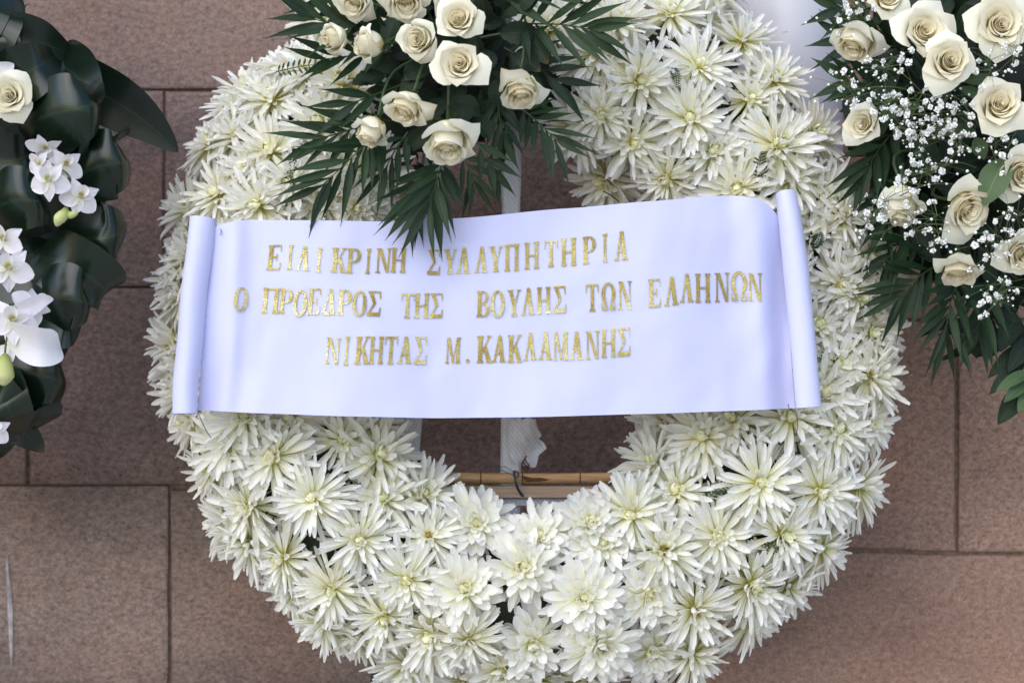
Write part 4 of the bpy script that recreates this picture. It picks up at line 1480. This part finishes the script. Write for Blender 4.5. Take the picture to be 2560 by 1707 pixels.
def orchid(px, py, dep, ax, spin, s):
    n = Vector((ax[0], -ax[2], ax[1])).normalized()
    o = link('orchid', OR_LIP, lw, loc=P(px, py, dep) - LW0, rot=orient(n, R(spin)), scale=s * 0.84)
    for k, (me, an) in enumerate(((OR_SEP, 180), (OR_PET, 110), (OR_SEP, 45), (OR_SEP, -45), (OR_PET, -110))):
        link('petal', me, o, rot=(0, R(orr.uniform(-22, 8)), R(an + orr.uniform(-8, 8))))


for args in [(110, 368, .46, (.1, -.5, .5), 60, .85), (98, 410, .47, (-.4, -.1, .8), 90, .75), (163, 412, .47, (.3, -.2, .8), 80, .9), (122, 452, .50, (-.05, -.1, 1), 90, 1.0), (200, 492, .48, (.25, -.15, .9), 70, .95),
             (10, 600, .48, (-.2, -.1, .9), 80, 1.0), (22, 672, .49, (.1, -.1, 1), 95, 1.15), (32, 802, .50, (.05, -.1, 1), 85, 1.15), (78, 765, .48, (.5, .2, .7), 30, 1.0), (-14, 1075, .44, (.3, -.1, .9), 70, .8)]:
    orchid(*args)
strip(lw, LW0, [(10, 830, .47), (50, 845, .50), (100, 865, .505), (140, 872, .49), (152, 868, .475)], 42, (-.2, 1, .25), mat='orchid', name='lily_petal', cup=.28)
strip(lw, LW0, [(20, 800, .47), (60, 775, .49), (100, 752, .49), (134, 748, .48)], 20, (.1, 1, .4), mat='orchid', name='lily_petal', cup=.3)
strip(lw, LW0, [(20, 860, .46), (15, 890, .47), (10, 905, .47)], 26, (1, .1, .2), mat='orchid', name='lily_petal', cup=.3)
m = MB()
m.tube(catmull([P(120, 400, .465), P(135, 415, .475), P(165, 432, .478), P(178, 455, .475), P(176, 475, .47), P(165, 515, .47)], 6), .0014, 6)
part_world('orchid_stem', m, M['stemlight'], lw, LW0)
m = MB()
m.tube(catmull([P(20, 690, .465), P(32, 730, .475), P(28, 790, .478), P(15, 860, .475), P(12, 890, .475)], 6), .0016, 6)
part_world('orchid_stem', m, M['stemlight'], lw, LW0)
for pts, rad in (([(166, 520, .473), (160, 535, .476), (148, 548, .477), (142, 565, .474)], [.003, .0075, .008, .002]), ([(168, 532, .473), (176, 538, .476), (188, 533, .475), (192, 530, .474)], [.004, .005, .004, .0015]),
                 ([(14, 885, .475), (10, 910, .48), (12, 940, .48), (6, 962, .477)], [.003, .011, .012, .003])):
    m = MB()
    cp = catmull([P(*p) for p in pts], 5)
    n = len(cp)
    rr_ = []
    for i in range(n):
        f = i / (n - 1) * (len(rad) - 1)
        k = min(len(rad) - 2, int(f))
        rr_.append(rad[k] + (rad[k + 1] - rad[k]) * (f - k))
    m.tube(cp, rr_, 10)
    part_world('flower_bud', m, M['bud'], lw, LW0)

# ------------------------------------------------------------------ right wreath
RW0 = P(2460, 1000, .28)
rwr = thing('rose_wreath', RW0, 'arrangement of cream roses and tiny white gypsophila, cut off by the right edge', 'wreath')
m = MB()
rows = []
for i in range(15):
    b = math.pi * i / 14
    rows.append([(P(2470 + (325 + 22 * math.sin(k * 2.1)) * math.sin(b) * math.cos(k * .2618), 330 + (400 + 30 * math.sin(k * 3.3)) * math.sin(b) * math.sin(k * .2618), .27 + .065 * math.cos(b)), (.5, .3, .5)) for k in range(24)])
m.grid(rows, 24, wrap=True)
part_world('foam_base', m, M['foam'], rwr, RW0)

for (x, y, d, r, ax, op) in [
    (2142, 98, .44, 66, (-.35, -.72, .5), .45), (2307, 82, .47, 80, (.12, .12, 1), 1.0), (2372, 153, .49, 72, (-.05, .0, 1), .75), (2498, 65, .47, 82, (.05, .05, 1), 1.0), (2219, 0, .44, 52, (-.1, .3, .9), .75),
    (2160, 310, .45, 52, (-.45, -.1, .9), .75), (2498, 266, .48, 74, (-.1, .15, 1), .75), (2253, 508, .45, 66, (-.1, -.85, .35), .12), (2412, 520, .47, 74, (.25, -.35, .85), .75), (2548, 434, .47, 66, (.1, -.1, .95), .75),
    (2396, 668, .45, 66, (-.1, -.85, .42), .75), (2552, 632, .46, 62, (.1, -.2, .9), .75)]:
    rose(rwr, RW0, x, y, d, r * 0.88, ax, op)
    m = MB()
    n_ = Vector((ax[0], -ax[2], ax[1])).normalized()
    a_ = P(x, y, d) - n_ * r * KPX * 2.55 * 0.8
    m.tube(catmull([a_, a_ - n_ * .05 + Vector((.0, .02, .0)), P(2480, 380, .30)], 5), .0024, 6)
    part_world('stem', m, M['stem'], rwr, RW0)

for args in [
    dict(rachis=[(2260, 120, .36), (2180, 110, .38), (2110, 100, .38)], nleaf=5, L=150, W=34, seed=31, a0=60, a1=15),
    dict(rachis=[(2260, 220, .37), (2180, 210, .39), (2110, 200, .39)], nleaf=5, L=130, W=36, seed=32, a0=60, a1=15),
    dict(rachis=[(2240, 20, .37), (2150, 20, .38), (2090, 20, .38)], nleaf=4, L=120, W=34, seed=33, a0=55, a1=15),
    dict(rachis=[(2260, 300, .36), (2200, 370, .39), (2160, 440, .39)], nleaf=6, L=150, W=30, seed=34, a0=50, a1=10),
    dict(rachis=[(2260, 400, .36), (2230, 470, .38), (2210, 560, .38)], nleaf=6, L=150, W=30, seed=35, a0=45, a1=10),
    dict(rachis=[(2380, 640, .37), (2300, 690, .39), (2250, 740, .39)], nleaf=8, L=160, W=28, seed=36, a0=62, a1=14),
    dict(rachis=[(2400, 690, .38), (2375, 760, .40), (2365, 830, .40)], nleaf=7, L=165, W=26, seed=37, a0=55, a1=8),
    dict(rachis=[(2470, 690, .37), (2460, 760, .39), (2450, 820, .39)], nleaf=6, L=150, W=30, seed=38, a0=50, a1=10),
    dict(rachis=[(2330, 560, .36), (2260, 600, .38), (2220, 650, .38)], nleaf=6, L=140, W=30, seed=39, a0=55, a1=12),
    dict(rachis=[(2420, 560, .36), (2440, 640, .37), (2470, 720, .37)], nleaf=6, L=150, W=34, seed=40, a0=55, a1=12),
]:
    frond(rwr, RW0, **args)
rl = random.Random(50)
for i in range(120):
    a = rl.random() * 6.28
    qq = math.sqrt(rl.random())
    x, y = 2440 + 270 * qq * math.cos(a), 330 + 400 * qq * math.sin(a)
    if x > 2640:
        continue
    b = rl.random() * 6.28
    l_ = rl.uniform(70, 130)
    single_leaf(rwr, RW0, (x, y, rl.uniform(.33, .40)), (x + l_ * math.cos(b), y + l_ * math.sin(b), rl.uniform(.33, .40)), rl.uniform(42, 66), i, tilt=(rl.uniform(-.7, .7), rl.uniform(-.6, .6)), serr=.03, nrow=13)
for i in range(46):
    x, y = rl.uniform(2170, 2330), rl.uniform(40, 720)
    b = rl.uniform(2.0, 4.4)
    l_ = rl.uniform(80, 140)
    single_leaf(rwr, RW0, (x + 40, y, rl.uniform(.28, .36)), (x + 40 + l_ * math.cos(b), y - l_ * math.sin(b) * .8, rl.uniform(.28, .36)), rl.uniform(30, 56), 400 + i, prof=rl.choice(('oval', 'lance')), tilt=(rl.uniform(-.5, .5), rl.uniform(-.5, .5)), nrow=11)
for i in range(34):
    x, y = rl.uniform(2400, 2600), rl.uniform(640, 850)
    b = rl.uniform(3.6, 5.6)
    l_ = rl.uniform(80, 150)
    single_leaf(rwr, RW0, (x, y, rl.uniform(.30, .37)), (x + l_ * math.cos(b), y - l_ * math.sin(b) * .7, rl.uniform(.29, .37)), rl.uniform(24, 50), 500 + i, prof=rl.choice(('oval', 'lance', 'lance')), tilt=(rl.uniform(-.5, .5), rl.uniform(-.5, .5)), nrow=11)
single_leaf(rwr, RW0, (2512, 398, .47), (2458, 514, .49), 78, 3, mat='bright_leaf', tilt=(-.3, .2), name='leaf', fold=.15)
for (a, b, w) in [((2480, 195, .45), (2410, 205, .46), 30), ((2450, 240, .44), (2400, 220, .45), 30), ((2440, 330, .42), (2330, 320, .43), 34), ((2440, 345, .42), (2460, 400, .43), 40), ((2300, 260, .43), (2180, 300, .43), 26)]:
    single_leaf(rwr, RW0, a, b, w, int(b[0]), mat='bright_leaf', fold=.2)
# leathery leaves at the lower edge
for i, (a, b, w) in enumerate([((2560, 900, .37), (2475, 985, .39), 44), ((2570, 930, .38), (2490, 978, .41), 34), ((2570, 950, .38), (2510, 1005, .41), 36), ((2570, 960, .37), (2495, 1060, .38), 56), ((2580, 960, .37), (2545, 1030, .41), 36), ((2560, 860, .36), (2470, 945, .38), 40),
                               ((2520, 820, .36), (2460, 900, .38), 50), ((2580, 840, .36), (2520, 930, .39), 50), ((2590, 990, .37), (2570, 1050, .39), 40), ((2540, 790, .36), (2500, 880, .39), 56), ((2480, 800, .35), (2440, 870, .37), 46)]):
    single_leaf(rwr, RW0, a, b, w, 200 + i, mat='bright_leaf' if i in (1, 2, 4) else 'leaf', fold=.25, tilt=(-.2, .3))

# gypsophila
gm = MB()
gr = random.Random(12)
for k in range(16):
    z = 1 - 2 * (k + .5) / 16
    ph = k * 2.4
    d = Vector((math.sqrt(1 - z * z) * math.cos(ph), math.sqrt(1 - z * z) * math.sin(ph), z * .75 + .25)).normalized()
    u = d.orthogonal().normalized()
    u = Quaternion(d, gr.random() * 6) @ u
    w = d.cross(u)
    L = gr.uniform(.8, 1.1)
    gm.grid([[(d * .15, (0, .5, .5)), (d * .15, (0, .5, .5))], [(d * .7 * L - u * .36 + w * .12, (.6, 0, .5)), (d * .7 * L + u * .36 + w * .12, (.6, 1, .5))], [(d * L - u * .22 - w * .1, (1, .3, .5)), (d * L + u * .22 - w * .1, (1, .7, .5))]], 2)
FLO = gm.mesh('floret', M['gyps'], smooth=False)
bmb = MB()
bmb.tube([Vector((0, 0, -.5)), Vector((0, 0, -.35)), Vector((0, 0, .1)), Vector((0, 0, .5)), Vector((0, 0, .62))], [.12, .42, .55, .36, .08], 7)
FBUD = bmb.mesh('flower_bud', M['gyps'])

SPRIGS = [  # base, centre of the head, spread px, florets, depth
    ((2330, 260), (2190, 150), 60, 11, .49), ((2330, 240), (2130, 225), 50, 8, .47), ((2340, 260), (2190, 260), 60, 18, .47), ((2400, 330), (2255, 285), 65, 22, .48), ((2440, 320), (2340, 250), 70, 22, .47),
    ((2460, 330), (2390, 285), 60, 20, .48), ((2420, 380), (2290, 350), 70, 24, .48), ((2440, 390), (2390, 370), 70, 22, .48), ((2380, 460), (2250, 490), 62, 18, .50), ((2420, 560), (2210, 560), 55, 14, .47), ((2440, 600), (2310, 560), 60, 18, .48),
    ((2560, 650), (2480, 620), 70, 22, .48), ((2560, 720), (2490, 740), 55, 14, .47), ((2540, 330), (2520, 370), 50, 9, .48), ((2300, 30), (2120, 30), 55, 12, .45), ((2540, 120), (2540, 130), 40, 7, .49), ((2420, 120), (2470, 160), 50, 6, .48), ((2440, 420), (2350, 420), 55, 16, .48), ((2560, 560), (2550, 540), 40, 7, .49)]
nfl = 0
for si, (b, c, sprd, cnt, dep) in enumerate(SPRIGS):
    m = MB()
    B = P(b[0], b[1], dep - .06)
    C = P(c[0], c[1], dep - .012)
    main = catmull([B, B.lerp(C, .55) + Vector((0, -.012, .006)), C], 6)
    m.tube(main, .0008, 5)
    fl = []
    hubs = []
    for h in range(max(2, cnt // 4)):
        a = gr.random() * 6.28
        rr_ = sprd * math.sqrt(gr.random()) * .8
        H = P(c[0] + rr_ * math.cos(a), c[1] + rr_ * math.sin(a), dep + gr.uniform(-.012, .012))
        st_ = main[gr.randrange(len(main) // 2, len(main))]
        m.tube(catmull([st_, st_.lerp(H, .6) + Vector((0, -.004, .003)), H], 3), .00045, 4, caps=False)
        hubs.append((H, c[0] + rr_ * math.cos(a), c[1] + rr_ * math.sin(a)))
    for f in range(cnt):
        H, hx, hy = gr.choice(hubs)
        F = P(hx + gr.gauss(0, 24), hy + gr.gauss(0, 24), dep + gr.uniform(-.006, .016))
        m.tube([H, H.lerp(F, .6) + Vector((0, -.002, 0)), F], .00032, 4, caps=False)
        fl.append(F)
    tb_ = MB()
    for f in range(17):
        H, hx, hy = gr.choice(hubs)
        F = P(hx + gr.gauss(0, 34), hy + gr.gauss(0, 34), dep + gr.uniform(-.012, .014))
        m.tube([H, H.lerp(F, .5) + Vector((0, -.003, 0)), F], .00026, 3, caps=False)
        r_ = gr.uniform(.0007, .0022)
        up = Vector((gr.gauss(0, 1), gr.gauss(0, 1), gr.gauss(0, 1))).normalized()
        tb_.tube([F - up * r_, F - up * r_ * .5, F + up * r_ * .4, F + up * r_ * 1.1], [r_ * .3, r_, r_ * .95, r_ * .25], 6)
    o = part_world('gypsophila_sprig', m, M['stemlight'], rwr, RW0, origin=B)
    tbo = part_world('tiny_buds', tb_, M['gyps'], o, B)
    tbo['kind'] = 'stuff'
    for F in fl:
        bud_ = gr.random() < .22
        s = gr.uniform(.0014, .0024) if bud_ else gr.uniform(.0034, .0054)
        link('flower_bud' if bud_ else 'floret', FBUD if bud_ else FLO, o, loc=F - B, rot=(gr.random() * 6, gr.random() * 6, gr.random() * 6), scale=s)
        nfl += 1
print('florets', nfl, 'objects', len(bpy.data.objects))
